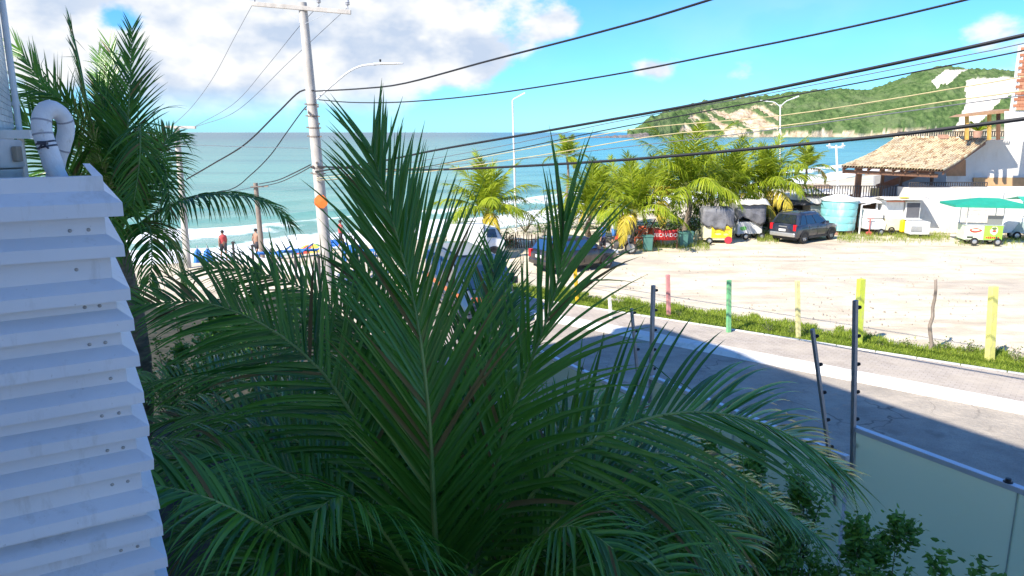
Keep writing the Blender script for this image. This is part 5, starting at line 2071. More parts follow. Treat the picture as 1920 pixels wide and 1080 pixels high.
def green_cart():
    b = G(1806, 458)
    c = Car('food_cart', 'green and white snack cart under a turquoise umbrella roof at right', 'food cart', b, Vector((.985, -.17, 0)))
    gr = paint('cart_green', (.30, .62, .06), .5, .08, 4)
    wh = paint('cart_pale', (.62, .72, .52), .5, .1, 4)
    c.box('body', (.95, .5, .65), (1.9, 1.0, .80), wh, bevel=.02)
    f = c.box('green_panel', (1.42, -.012, .66), (.92, .02, .76), gr, bevel=.004)
    m = MB()
    blob(m, c.P(1.45, -.028, .78), c.F, Z3, None, (.20, .22), 1, 12)
    e = m.build('emblem', paint('emblem_cream', (.72, .68, .5), .5), f)
    m = MB()
    blob(m, c.P(1.45, -.032, .90), c.F, Z3, None, (.13, .08), 2, 10)
    m.build('emblem_shape', paint('emblem_dark', (.10, .16, .05), .5), e)
    m = MB()
    blob(m, c.P(1.45, -.036, .76), c.F, Z3, None, (.10, .06), 7, 10)
    m.build('emblem_shape', paint('emblem_red', (.55, .06, .04), .5), e)
    for k in range(7):
        m = MB()
        m.box(c.P(1.10 + .10 * k, -.026, .40), (.075, .008, .10 + .02 * (k % 3)), (c.F, c.L, Z3))
        m.build('lettering_block', paint('letter_red', (.55, .05, .03), .5) if k != 5 else paint('letter_dark', (.06, .06, .05), .5), f)
    p2 = c.box('pale_panel', (.5, -.012, .66), (.86, .02, .76), wh, bevel=.004)
    m = MB()
    blob(m, c.P(.5, -.028, .78), c.F, Z3, None, (.30, .12), 4, 14)
    e = m.build('emblem', paint('emblem_red', (.55, .06, .04), .5), p2)
    m = MB()
    blob(m, c.P(.5, -.033, .80), c.F, Z3, None, (.2, .055), 9, 10)
    m.build('emblem_shape', paint('emblem_cream', (.72, .68, .5), .5), e)
    m = MB()
    m.box(c.P(.28, -.026, .40), (.3, .008, .1), (c.F, c.L, Z3))
    m.build('lettering_block', paint('letter_dark', (.06, .06, .05), .5), p2)
    c.box('worktop', (.95, .5, 1.07), (1.96, 1.06, .04), galv)
    for x, y in ((.05, .03), (1.85, .03), (.05, .97), (1.85, .97)):
        m = MB()
        m.bar(c.P(x, y, 1.08), c.P(x, y, 2.2), .035)
        m.build('corner_post', white_steel, c.o)
    c.box('counter_glass', (1.45, .04, 1.35), (.75, .012, .5), glassmat('counter_glass', (.18, .2, .19)), bevel=0)
    for z in (1.35, 1.62, 1.85):
        m = MB()
        m.bar(c.P(.06, .03, z), c.P(1.0, .03, z), .018)
        m.build('shelf_bar', white_steel, c.o)
    cart_wheels(c, (.35, 1.5), .45, .22)
    # roof: low hipped canopy of turquoise canvas
    tq = paint('canvas_turquoise', (.015, .30, .20), .6, .1, 3)
    m = MB()
    x0, x1, y0, y1 = -.85, 3.1, -.55, 1.6
    R1, R2 = c.P(.7, .5, 2.52), c.P(1.7, .5, 2.50)
    A, B, C_, D = c.P(x0, y0, 2.18), c.P(x1, y0, 2.16), c.P(x1, y1, 2.2), c.P(x0, y1, 2.2)
    dn = Vector((0, 0, -.12))
    m.face([A, B, R2, R1])
    m.face([B, C_, R2])
    m.face([C_, D, R1, R2])
    m.face([D, A, R1])
    for a, b2 in ((A, B), (B, C_), (C_, D), (D, A)):
        m.face([a + dn, b2 + dn, b2, a])
    o = m.build('canopy', tq, c.o)
    o.modifiers.new('thickness', 'SOLIDIFY').thickness = .01
    m = MB()
    m.tube([c.P(1.9, .5, 2.45), c.P(1.92, .5, 2.75), c.P(1.98, .5, 2.8)], .02, 6)
    m.build('canopy_tip', steel, c.o)
    # next cart, cut by the right edge
    b = G(1878, 452)
    c = Car('food_cart', 'white and grey trailer cart under a green fringe cut by the right edge', 'food cart', b + Vector((.3, .9, 0)), Vector((.985, -.12, 0)))
    m = MB()
    m.prism([c.P(-.3, 0, .35), c.P(2.6, 0, .35), c.P(2.6, 0, 1.25), c.P(.6, 0, 1.15)], c.L * 1.2)
    m.build('body', paint('cart_white', (.70, .70, .68), .5), c.o, bevel=.02)
    m = MB()
    m.prism([c.P(.75, -.02, .42), c.P(2.58, -.02, .42), c.P(2.58, -.02, 1.0), c.P(1.1, -.02, .98)], c.L * .015)
    m.build('grey_panel', paint('panel_greygreen', (.34, .42, .38), .6), c.o)
    cart_wheels(c, (.9, 1.9), .3, .24)
    m = MB()
    rows = [[c.P(lerp(.9, 3.6, i / 12), -.5, 2.02 - (.12 if i % 2 else 0)) for i in range(13)], [c.P(lerp(.9, 3.6, i / 12), -.5, 2.15) for i in range(13)], [c.P(lerp(1.1, 3.6, i / 12), .6, 2.4) for i in range(13)], [c.P(lerp(.9, 3.6, i / 12), 1.6, 2.15) for i in range(13)]]
    m.grid(rows)
    o = m.build('canopy', paint('canvas_green', (.03, .36, .24), .6, .1, 3), c.o)
    o.modifiers.new('thickness', 'SOLIDIFY').thickness = .01
    for x in (1.0, 3.4):
        for y in (-.3, 1.4):
            m = MB()
            m.bar(c.P(x, y, 1.1), c.P(x, y, 2.2), .04)
            m.build('corner_post', white_steel, c.o)


green_cart()


def small_carts():
    wh = paint('cart_white', (.70, .70, .68), .5)
    # white drinks trailer with red jockey wheel
    b = G(1622, 441)
    c = Car('drinks_trailer', 'white drinks trailer with red stand beside the turquoise water tank', 'trailer', b, Vector((.98, .05, 0)))
    m = MB()
    m.prism([c.P(0, 0, .35), c.P(1.2, 0, .30), c.P(1.25, 0, .7), c.P(1.0, 0, .95), c.P(0, 0, .98)], c.L * 1.0)
    m.build('tub', wh, c.o, bevel=.04)
    m = MB()
    m.prism([c.P(.0, -.02, .99), c.P(1.0, -.02, .99), c.P(.98, -.02, 1.45), c.P(.15, -.02, 1.5)], c.L * 1.04)
    m.build('lid', wh, c.o, bevel=.04)
    rd = paint('stand_red', (.52, .10, .08), .5)
    m = MB()
    m.tube([c.P(.16, -.12, .98), c.P(.16, -.12, .2)], .03, 8)
    m.tube([c.P(-.05, -.12, .98), c.P(.4, -.12, .98)], .02, 8)
    m.build('stand', rd, c.o)
    for x in (.07, .24):
        m = MB()
        m.lathe(c.P(x, -.12, .12), [(.001, -.03), (.11, -.03), (.12, 0), (.11, .03), (.001, .03)], 14, (c.F, Z3, c.L))
        m.build('jockey_wheel', rd, c.o, smooth=True)
    cart_wheels(c, (.9,), .1, .2)
    # yellow kiosk cart
    b = G(1660, 441)
    c = Car('kiosk_cart', 'white and yellow kiosk cart with serving hatch in front of the white wall', 'food cart', b + Vector((0, .15, 0)), Vector((.985, -.05, 0)))
    c.box('base', (.55, .55, .62), (1.1, 1.1, .70), paint('cart_cream', (.72, .66, .42), .55), bevel=.02)
    c.box('yellow_drum', (1.02, -.05, .55), (.36, .3, .75), paint('drum_yellow', (.80, .60, .01), .5), bevel=.1)
    c.box('cabinet', (.5, .6, 1.5), (1.05, 1.0, 1.05), wh, bevel=.02)
    c.box('red_trim', (.5, .085, 1.99), (1.06, .03, .07), paint('trim_red', (.6, .2, .12), .5), bevel=0)
    hp = c.box('hatch_frame', (1.5, .3, 1.45), (.86, .7, 1.1), wh, bevel=.02)
    c.box('hatch_shade_panel', (1.5, -.06, 1.48), (.74, .02, .88), paint('hatch_shade', (.10, .10, .11), .8), hp, bevel=0)  # solid dark panel painted as the shade inside the hatch
    c.box('shelf', (1.45, -.2, .97), (1.0, .35, .04), wh)
    m = MB()
    rows = []
    for i in range(11):
        rows.append([c.P(lerp(-.35, 2.35, i / 10), lerp(-.45, 1.3, j / 4), 2.12 + .12 * (1 - abs(j - 2) / 2) + .04 * fb(i * .5, j, 1)) for j in range(5)])
    m.grid(rows)
    o = m.build('canvas_roof', paint('canvas_cream', (.66, .62, .54), .8), c.o, smooth='all')
    o.modifiers.new('thickness', 'SOLIDIFY').thickness = .012
    m = MB()
    blob(m, c.P(.85, -.2, 2.24), c.F, (c.L * .9 + Z3 * .15).normalized(), None, (.32, .14), 3, 12)
    m.build('yellow_patch', paint('drum_yellow', (.80, .60, .01), .5), c.o)
    m = MB()
    m.lathe(c.P(.35, -.12, .30), [(.12, -.03), (.19, -.03), (.2, 0), (.19, .03), (.12, .03)], 14, (c.F, Z3, c.L))
    m.build('wheel', tyre_m, c.o, smooth=True)
    # grey cool box on the grass
    b = G(1706, 446)
    c = Car('cool_box', 'white cool box with dark grille below the kiosk hatch', 'cool box', b, Vector((.99, -.05, 0)))
    c.box('body', (.55, .4, .55), (1.1, .8, .75), wh, bevel=.06)
    g = c.box('grille', (.32, -.012, .52), (.6, .03, .30), paint('grille_grey', (.16, .16, .17), .6), bevel=0)
    for k in range(4):
        c.box('grille_slat', (.32, -.03, .41 + .07 * k), (.58, .02, .02), wh, g, bevel=0)
    c.box('foot', (.55, .4, .1), (.9, .6, .16), trim_m)


small_carts()

# ---- turquoise water tank
tq = paint('tank_turquoise', (.24, .60, .60), .45, .22, 1.2, dirt=((.62, .72, .70), .8))
b = G(1569, 437)
tank = thing('water_tank', 'round turquoise water tank with white lid beside the SUV', 'water tank', b)
r = 1.02
m = MB()
prof = [(r * .94, .25)]
for k in range(4):
    z0 = .25 + .42 * k
    prof += [(r * (.94 + .02 * k), z0 + .02), (r * (.955 + .02 * k), z0 + .06), (r * (.955 + .02 * k), z0 + .36), (r * (.945 + .02 * k), z0 + .41)]
prof += [(r * 1.04, 1.95), (r * 1.05, 2.0)]
m.lathe(b, prof, 40)
m.build('shell', tq, tank, smooth=True)
m = MB()
m.lathe(b, [(r * 1.07, 1.99), (r * 1.08, 2.05), (r * .9, 2.14), (r * .45, 2.27), (r * .4, 2.32), (.001, 2.34)], 40)
m.build('lid', paint('lid_white', (.74, .76, .75), .5, .06, 3), tank, smooth=True)
m = MB()
for k in range(6):
    a = k * 1.047
    m.box(b + Vector((math.cos(a) * r * .7, math.sin(a) * r * .7, .12)), (.3, .3, .26))
m.build('plinth', paint('brick_plinth', (.42, .24, .17), .9, .2, 6), tank)
m = MB()
m.tube([b + Vector((r * 1.1, -.5, 0)), b + Vector((r * 1.1, -.5, 1.75)), b + Vector((r * 1.6, -.5, 1.85))], .05, 8)
m.build('pipe', pvc, tank, smooth=True)
# ================================================================== beach bar with the tiled roof, at the right
lime = paint('limewash', (.72, .70, .66), .85, .07, .8, bump=.01, dirt=((.55, .48, .40), .6))
lime2 = paint('limewash_worn', (.70, .67, .62), .9, .10, .9, bump=.02, dirt=((.48, .36, .24), .75))
wood_d = paint('dark_timber', (.17, .085, .05), .75, .25, 6)
wood_y = paint('yellow_timber', (.56, .34, .08), .7, .2, 6)
iron = paint('rail_iron', (.05, .045, .045), .6, .2, 6)
HY = 44.8
house = thing('beach_bar', 'white beach bar with an open tiled roof, terraces and railings at right', 'building', W(1760, 440, HY) * Vector((1, 1, 0)) if False else Vector((W(1760, 440, HY).x, HY, 0)))


def wallpoly(pts, Y, depth, name, mat, parent=house):
    m = MB()
    m.prism([W(x, y, Y) if y is not None else Vector((W(x, 440, Y).x, Y, 0)) for x, y in pts], Vector((0, depth, 0)))
    return m.build(name, mat, parent)


# lower rough white wall, terrace above it
wallpoly([(1700, None), (2150, None), (2150, 352), (1852, 352), (1702, 352)], HY, 1.2, 'lower_wall', lime2)
wallpoly([(1520, None), (1699, None), (1699, 373), (1520, 373)], HY + 1.3, 5.0, 'terrace_base', lime)
# upper white storey on the right
wallpoly([(1775, 351), (2150, 351), (2150, 262), (1775, 262)], 50.4, .5, 'upper_wall', lime)
wallpoly([(1826, 351), (2150, 351), (2150, 333), (1826, 333)], 50.25, .10, 'ochre_band', paint('ochre_band', (.60, .36, .18), .9, .2, 2))
wallpoly([(1768, 330), (1811, 330), (1811, 300), (1790, 300)], 49.2, .3, 'ochre_roof_shadow', paint('ochre_roof_shadow', (.52, .28, .15), .9, .2, 2))  # brown piece painted in for the tiled roof's triangular shadow on the wall
wallpoly([(1894, 265), (2150, 265), (2150, 200), (1894, 208)], HY + 1.8, .55, 'pier', lime)
# brick stack: bricks laid one by one
Yc = HY + 1.75
bl, bt = W(1904, 207, Yc), W(1904, 84, Yc)
stack = MB()
stack.box((bl.x + .86, Yc + .25, (bl.z + bt.z) / 2), (1.66, .44, bt.z - bl.z - .06))
st_o = stack.build('brick_stack', paint('mortar', (.45, .38, .32), .95, .1, 8), house)
bm_ = NT('brick_clay')
bm_.base(bm_.ramp(bm_.n('ShaderNodeObjectInfo').outputs['Random'], [(0, (.34, .12, .06)), (.5, (.46, .19, .10)), (1, (.54, .27, .16))]))
bm_.set(Roughness=.9)
bh, bw = .165, .34
nrow = int((bt.z - bl.z) / (bh + .02))
proto = None
for rr in range(nrow):
    z = bl.z + .02 + rr * (bh + .02) + bh / 2
    for k in range(5):
        x = bl.x + .02 + bw / 2 + k * (bw + .02) - (.18 if rr % 2 else 0)
        if x < bl.x + .01:
            x = bl.x + .10
        if x > bl.x + 1.6:
            continue
        if proto is None:
            m = MB()
            m.box((x, Yc, z), (bw, .10, bh))
            proto = m.build('brick', bm_.m, st_o, bevel=.008)
            p0 = Vector((x, Yc, z))
        else:
            instance(proto, st_o, Vector((x, Yc + random.uniform(-.012, .012), z)) - p0)
m = MB()
m.box((bl.x - .02, Yc + .22, (bl.z + bt.z) / 2), (.10, .46, bt.z - bl.z))
m.build('plaster_edge', lime, st_o)

# the tiled roof: ridge behind, eaves in front and to the left
A, B = W(1678, 261, 49.5), W(1851, 263, 49.5)
C_, D = W(1769, 321, 44.2), W(1577, 313, 45.0)
roofm = NT('clay_tiles')
rnd = roofm.n('ShaderNodeNewGeometry').outputs['Random Per Island']
rc = roofm.ramp(rnd, [(.0, (.34, .19, .10)), (.15, (.52, .37, .21)), (.4, (.66, .55, .34)), (.85, (.76, .67, .44)), (1.0, (.46, .30, .17))])
rc = roofm.mix(roofm.math('MULTIPLY', roofm.ramp(roofm.noise(.9, 6, .65), [(.48, 0.0), (.68, 1.0)]), .5), rc, (.46, .38, .28))
roofm.base(rc)
roofm.set(Roughness=.9)
m = MB()
nu, nv = 36, 13


def rp(a, b):                                  # a along the ridge, b down the slope, a little sagging curve
    p = A.lerp(B, a).lerp(D.lerp(C_, a), b)
    return p + Vector((0, 0, -.16 * math.sin(b * math.pi)))


for i in range(nu):
    for j in range(nv):
        a0, a1 = i / nu, (i + 1) / nu
        b0, b1 = j / nv - .012, (j + 1) / nv + .012
        jz = random.uniform(-.01, .012)
        rows = []
        for b_, lift_, wd in ((b0, .0, .44), (b1, .045, .52)):
            p0, p1 = rp(a0, b_), rp(a1, b_)
            mid = (p0 + p1) / 2
            ex = p1 - p0
            nn = Vector((0, -.35, .94))
            rows.append([mid + ex * (wd * math.cos(q * math.pi / 5)) + nn * (.14 * math.sin(q * math.pi / 5) + lift_ + jz) for q in range(6)])
        m.grid(rows)
        r2 = [p + Vector((0, 0, -.03)) for p in rows[1]]
        m.grid([rows[1], r2])
roof = m.build('roof_tiles', roofm.m, house, kind='stuff')
m = MB()
m.face([rp(0, 0) - Z3 * .04, rp(1, 0) - Z3 * .04, rp(1, .5) - Z3 * .04, rp(0, .5) - Z3 * .04])
m.face([rp(0, .5) - Z3 * .04, rp(1, .5) - Z3 * .04, rp(1, 1) - Z3 * .04, rp(0, 1) - Z3 * .04])
ob = m.build('roof_boards', wood_d, house)
ob.modifiers.new('thickness', 'SOLIDIFY').thickness = .06
for k in range(9):
    m = MB()
    f = k / 8
    m.bar(rp(f * .98 + .01, .02) - Z3 * .16, rp(f * .98 + .01, .985) - Z3 * .16, .07, .14)
    m.build('rafter', wood_d, house)
m = MB()
m.bar(D + Vector((.25, .3, -.28)), C_ + Vector((-.15, .3, -.28)), .16, .22)
m.build('eaves_beam', wood_d, house)
m = MB()
for k in range(22):
    p = rp(k / 21, -.01)
    m.lathe(p - Vector((.1, 0, -.08)), [(.10, -.0), (.12, .22)], 8, (Vector((0, 1, 0)), Z3, Vector((1, 0, 0))))
m.build('ridge_tiles', roofm.m, house, kind='stuff')
m = MB()
q = W(1768, 259, 49.4)
m.box(q + Z3 * .1, (.5, .4, .25))
m.build('roof_vent', paint('brick_plinth', (.42, .24, .17), .9), house)
TZ = W(1600, 372, HY + 1.3).z
m = MB()
x0 = W(1610, 330, 46.5).x
m.box((x0, 46.5, (D.z - .1 + TZ) / 2), (.30, .30, D.z - .1 - TZ))
m.build('pillar', wood_d, house, bevel=.02)
for px_ in (1655, 1690, 1748):
    q = W(px_, 330, 46.7)
    zb_ = TZ if px_ < 1700 else W(1700, 352, HY).z
    zt_ = C_.z + .1
    m = MB()
    m.box((q.x, 46.7, (zt_ + zb_) / 2), (.16, .16, zt_ - zb_))
    m.build('pillar', wood_d, house, bevel=.01)
# terrace back wall in the shade and stair string
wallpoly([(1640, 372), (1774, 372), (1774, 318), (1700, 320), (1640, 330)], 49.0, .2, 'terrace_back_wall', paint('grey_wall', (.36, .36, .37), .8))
m = MB()
m.bar(W(1645, 352, 47.8), W(1740, 318, 47.8), .25, .4)
m.build('stair_string', paint('stair_brown', (.36, .16, .09), .8, .2, 5), house)


def railing(pa, pb, h, n, name='railing', mat=iron, parent=house):
    m = MB()
    pa, pb = Vector(pa), Vector(pb)
    m.bar(pa + Z3 * h, pb + Z3 * h, .06, .05)
    m.bar(pa + Z3 * .08, pb + Z3 * .08, .05, .04)
    rl = m.build(name, mat, parent)
    pr = None
    for k in range(n + 1):
        p = pa.lerp(pb, k / n)
        if pr is None:
            m = MB()
            m.box(p + Z3 * (h / 2 + .03), (.045, .045, h - .1))
            pr = m.build('baluster', mat, rl)
            pp = p
        else:
            instance(pr, rl, p - pp)
    return rl


def at_y(px, py, Y):
    return W(px, py, Y)


railing(W(1524, 373, HY + 1.4), W(1692, 373, HY + 1.4), .80, 34, mat=iron)
railing(W(1704, 352, HY + .1), W(1850, 352, HY + .1), .32, 34, mat=iron)
railing(W(1682, 259, 50.0), W(1890, 258, 50.0), .40, 48)
# tables and a sign on the terrace
m = MB()
m.box(W(1640, 360, 46.8), (.55, .1, .5))
m.build('menu_board', paint('board_yellow', (.62, .50, .22), .7), house, bevel=.01)
# pergola on the roof terrace
pg = thing('pergola', 'orange timber pergola on the roof terrace above the tiled roof', 'pergola', W(1850, 258, 48))
for px_, a_, mt in ((1813, 214, wood_y), (1855, 212, wood_y), (1872, 212, wood_d)):
    q, q2 = W(px_, 259, 48.0), W(px_, a_, 48.0)
    m = MB()
    m.bar(q - Z3 * .1, q2, .17, .17)
    m.build('post', mt, pg)
m = MB()
m.prism([W(1806, 219, 47.6), W(1896, 211, 47.6), W(1896, 204, 47.6), W(1820, 214, 47.6)], Vector((0, 1.6, 0)))
m.build('roof_slab', paint('pergola_brown', (.34, .20, .11), .8, .2, 4), pg)
rt = MB()
b = W(1832, 258, 48.3)
pl = thing('potted_palm', 'small green potted palm under the roof pergola', 'plant', b)
for k in range(16):
    a = k * 2.4
    d = Vector((math.cos(a), math.sin(a) * .6, 1.1 + .5 * math.sin(k)))
    leaflet(rt, b + Z3 * .4, d.normalized(), Vector((math.cos(a + 1.57), math.sin(a + 1.57), .1)), 1.0, .07, .9, 4, fold=0)
rt.build('foliage', leaf_sun, pl)
m = MB()
m.lathe(b, [(.001, 0), (.22, 0), (.28, .42), (.24, .42), (.001, .38)], 12)
m.build('pot', paint('brick_plinth', (.42, .24, .17), .9), pl, smooth=True)

# dark thatched shack behind the SUV and the low white awnings left of the bar
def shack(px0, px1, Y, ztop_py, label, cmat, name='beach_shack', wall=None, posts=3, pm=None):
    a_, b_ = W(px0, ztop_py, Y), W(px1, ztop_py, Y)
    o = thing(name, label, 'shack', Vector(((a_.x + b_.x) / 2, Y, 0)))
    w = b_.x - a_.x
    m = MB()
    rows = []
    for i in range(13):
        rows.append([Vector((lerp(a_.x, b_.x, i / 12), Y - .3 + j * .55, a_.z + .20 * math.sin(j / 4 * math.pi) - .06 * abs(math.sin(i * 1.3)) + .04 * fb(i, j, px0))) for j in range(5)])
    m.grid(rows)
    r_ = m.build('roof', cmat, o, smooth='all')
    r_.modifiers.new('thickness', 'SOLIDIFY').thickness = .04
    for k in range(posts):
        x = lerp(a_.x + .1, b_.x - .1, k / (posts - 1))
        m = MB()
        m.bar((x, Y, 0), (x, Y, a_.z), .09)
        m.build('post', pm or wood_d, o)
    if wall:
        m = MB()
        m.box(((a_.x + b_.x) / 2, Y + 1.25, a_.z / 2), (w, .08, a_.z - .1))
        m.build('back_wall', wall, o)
    return o


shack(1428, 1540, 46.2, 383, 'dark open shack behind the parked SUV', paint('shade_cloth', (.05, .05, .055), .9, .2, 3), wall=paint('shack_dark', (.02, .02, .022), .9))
shack(1508, 1600, 47.5, 362, 'low white awning between the SUV and the tiled bar', paint('awning_white', (.74, .73, .70), .8, .08, 2), wall=paint('shack_grey', (.35, .34, .33), .9))
shack(1600, 1690, 44.7, 379, 'white awning below the bar terrace railing', paint('awning_white2', (.76, .75, .72), .8, .08, 2), wall=paint('shack_brown', (.25, .15, .10), .9), pm=white_steel)
shack(1470, 1560, 60, 352, 'brown thatched beach shelter beyond the carts', paint('thatch', (.26, .18, .12), .95, .3, 4))

# red banner, drums and plastic chairs under the palms
def text_mesh(txt, size, mat, parent, loc, rot, name='lettering'):
    cu = bpy.data.curves.new(name, 'FONT')
    cu.body = txt
    cu.size = size
    cu.extrude = .004
    cu.align_x = 'CENTER'
    cu.align_y = 'CENTER'
    tmp = bpy.data.objects.new('tmp', cu)
    me = bpy.data.meshes.new_from_object(tmp)
    bpy.data.objects.remove(tmp)
    o = bpy.data.objects.new(name, me)
    me.materials.append(mat)
    o.parent = parent
    o.location = Vector(loc) - world_of(parent)
    o.rotation_euler = rot
    col.objects.link(o)
    return o


bp = W(1247, 450, 38.6)
ban = thing('closed_banner', 'red banner reading FECHADO hung under the palms', 'banner', (bp.x, 38.6, 0))
a_, b_ = W(1227, 431, 38.6), W(1268, 450, 38.6)
m = MB()
rows = []
for i in range(9):
    rows.append([Vector((lerp(a_.x, b_.x, i / 8), 38.6 + .03 * math.sin(i * 1.1), lerp(a_.z, b_.z, j / 3) - .02 * math.sin(i / 8 * math.pi))) for j in range(4)])
m.grid(rows)
o = m.build('cloth', paint('banner_red', (.58, .03, .03), .7, .1, 4), ban, smooth='all')
o.modifiers.new('thickness', 'SOLIDIFY').thickness = .01
text_mesh('FECHADO', .27, paint('letter_white', (.75, .72, .66), .6), ban, ((a_.x + b_.x) / 2, 38.54, (a_.z + b_.z) / 2 - .01), (math.pi / 2, 0, 0))
for x in (a_.x - .05, b_.x + .05):
    m = MB()
    m.bar((x, 38.6, 0), (x, 38.6, a_.z + .1), .06)
    m.build('stake', wood_d, ban)

teal = paint('drum_teal', (.07, .19, .16), .6, .15, 4)
for px_, py_, lab in ((1214, 470, 'teal box bin left of the red banner'), (1280, 463, 'teal box bin just right of the red banner'), (1290, 461, 'teal box bin farthest right, beside the tall palm trunk')):
    q = G(px_, py_)
    o = thing('waste_bin', lab, 'bin', q, 'teal bins under the palms')
    m = MB()
    m.box(q + Z3 * .38, (.42, .42, .7), taper=1.12)
    m.build('tub', teal, o, bevel=.03)
    m = MB()
    m.box(q + Z3 * .77, (.52, .52, .07))
    m.build('lid', teal, o, bevel=.02)


def chair(p, rot, mat, label):
    o = thing('plastic_chair', label, 'chair', p, 'orange plastic chairs and tables under the palms')
    f = Vector((math.cos(rot), math.sin(rot), 0))
    l = Vector((-f.y, f.x, 0))
    m = MB()
    m.box(p + Z3 * .43, (.46, .46, .04), (f, l, Z3))
    m.build('seat', mat, o, bevel=.015)
    m = MB()
    m.box(p - f * .24 + Z3 * .66, (.035, .44, .44), (f, l, Z3))
    m.build('backrest', mat, o, bevel=.015)
    for a in (-1, 1):
        for b2 in (-1, 1):
            m = MB()
            m.bar(p + f * a * .2 + l * b2 * .2 + Z3 * .42, p + f * a * .24 + l * b2 * .24, .045)
            m.build('leg', mat, o)


oran = paint('plastic_orange', (.62, .13, .05), .5, .1, 4)
chs = ((1166, 462, .4, 'orange plastic chair just right of the motorcycle'), (1178, 455, 2.2, 'orange plastic chair behind the palm trunk by the motorcycle'), (1205, 452, 1.2, 'orange plastic chair left of the teal bin'),
       (1216, 458, 4.0, 'orange plastic chair beside the teal bin'), (1232, 459, 5.0, 'orange plastic chair below the red banner'), (1198, 461, 3.0, 'orange plastic chair nearest the sand beside the palm trunk'))
for px_, py_, r_, lab in chs:
    chair(G(px_, py_), r_, oran, lab)
for px_, py_, lab in ((1187 + 12, 456, 'orange folding table among the orange chairs'), (1224, 453, 'orange folding table behind the teal bin')):
    q = G(px_, py_)
    o = thing('folding_table', lab, 'table', q)
    m = MB()
    m.box(q + Z3 * .72, (.75, .75, .04))
    m.build('table_top', oran, o, bevel=.01)
    for a in (-1, 1):
        m = MB()
        m.bar(q + Vector((a * .3, -.28, .7)), q + Vector((-a * .3, .28, 0)), .03)
        m.bar(q + Vector((a * .3, .28, .7)), q + Vector((-a * .3, -.28, 0)), .03)
        m.build('leg', galv, o)
# timber barrier: leaning poles by the banner
m = MB()
o = thing('pole_barrier', 'brown wooden poles leaning beside the red banner', 'barrier', G(1215, 462))
q = G(1215, 462)
for k, (dx, h, ln_) in enumerate(((-.8, 1.2, .9), (-.2, 1.4, .7), (.5, 1.1, .5))):
    m = MB()
    m.tube([q + Vector((dx, .8, 0)), q + Vector((dx + ln_, .8, h))], .035, 6)
    m.build('pole', wood_d, o)

# concrete bollard by the first cart
q = G(1306, 452)
o = thing('bollard', 'short pale bollard beside the yellow snack cart', 'bollard', q)
m = MB()
m.lathe(q, [(.12, 0), (.12, .5), (.10, .58), (.001, .6)], 14)
m.build('post', paint('bollard_cream', (.55, .52, .32), .8, .12, 6), o, smooth=True)

# bushes behind the carts and palms
bushm = leafmat('bush_leaf', (.03, .085, .015), (.12, .22, .03), .25, .5, .3)


def bush(p, rx, ry, h, n, label, lf=.12, mat=bushm):
    o = thing('bush', label, 'bush', p, 'bushes behind the carts and palms')
    m = MB()
    s = MB()
    for k in range(10):
        a = random.uniform(0, 6.28)
        s.tube([p, p + Vector((math.cos(a) * rx * .3, math.sin(a) * ry * .3, h * .4)), p + Vector((math.cos(a) * rx * .7, math.sin(a) * ry * .7, h * .75))], [.03, .02, .008], 5)
    for k in range(n):
        a, b2 = random.uniform(0, 6.28), random.uniform(-.1, 1)
        r_ = (1 - random.random() ** 2.2 * .7) * (1 + .22 * fb(math.cos(a) * 1.6, math.sin(a) * 1.6, b2 * 2 + p.x))
        cs = math.sqrt(max(0, 1 - b2 * b2))
        c_ = p + Vector((math.cos(a) * cs * rx * r_, math.sin(a) * cs * ry * r_, max(.02, b2 * h * r_)))
        d = Vector((random.gauss(0, 1), random.gauss(0, 1), random.gauss(.1, .6))).normalized()
        e = d.cross(Vector((random.gauss(0, .5), random.gauss(0, .5), 1))).normalized()
        L_, w = lf * random.uniform(.6, 1.3), lf * random.uniform(.2, .36)
        m.face([c_, c_ + d * L_ * .45 + e * w, c_ + d * L_, c_ + d * L_ * .45 - e * w])
    m.build('foliage', mat, o)
    s.build('stem', stem_m, o)


for px_, Y, rx, ry, h, n, lab in ((1300, 44.5, 1.6, 1.0, 1.9, 1800, 'dark green bush behind the yellow snack cart'), (1258, 43.5, 1.3, .8, 1.2, 1200, 'green bush behind the red banner'), (1345, 47, 2.0, 1, 2.3, 1800, 'tall dark bush between the palms and the carts'),
                                  (1405, 47.5, 2.2, 1, 2.2, 1800, 'tall dark bush left of the shack'), (1195, 44, 1.4, .8, .9, 900, 'low bush under the palm by the motorcycle'), (940, 40, 1.0, .8, .7, 600, 'low bush beside the lone palm trunk'),
                                  (865, 41, 1.2, .8, 1.2, 900, 'green bush behind the white box truck'), (985, 45, 2.2, 1.0, 2.2, 1500, 'grey green bush right of the lone palm'), (1060, 47, 2.2, 1.0, 1.6, 1400, 'bush behind the dark hatchback')):
    bush(Vector((W(px_, 440, Y).x, Y, land_z(W(px_, 440, Y).x, Y))), rx, ry, h, n, lab, .14 if px_ != 985 else .1)

# stick fence along the beach side, left of the parked car
sf = thing('stick_fence', 'brown fence of thin sticks behind the lone palm trunk', 'fence', G(960, 466))
pr = None
for k in range(46):
    px_ = 868 + k * 4.1
    q = G(px_, 467 - .02 * (px_ - 868) + random.uniform(-.6, .6))
    h = random.uniform(.5, .95)
    m = MB()
    m.tube([q, q + Vector((random.gauss(0, .06), random.gauss(0, .04), h))], [.03, .02], 5)
    m.build('stick', wood_d, sf)
m = MB()
m.bar(G(868, 467) + Z3 * .45, G(1054, 463.5) + Z3 * .45, .03)
m.build('rail', wood_d, sf)

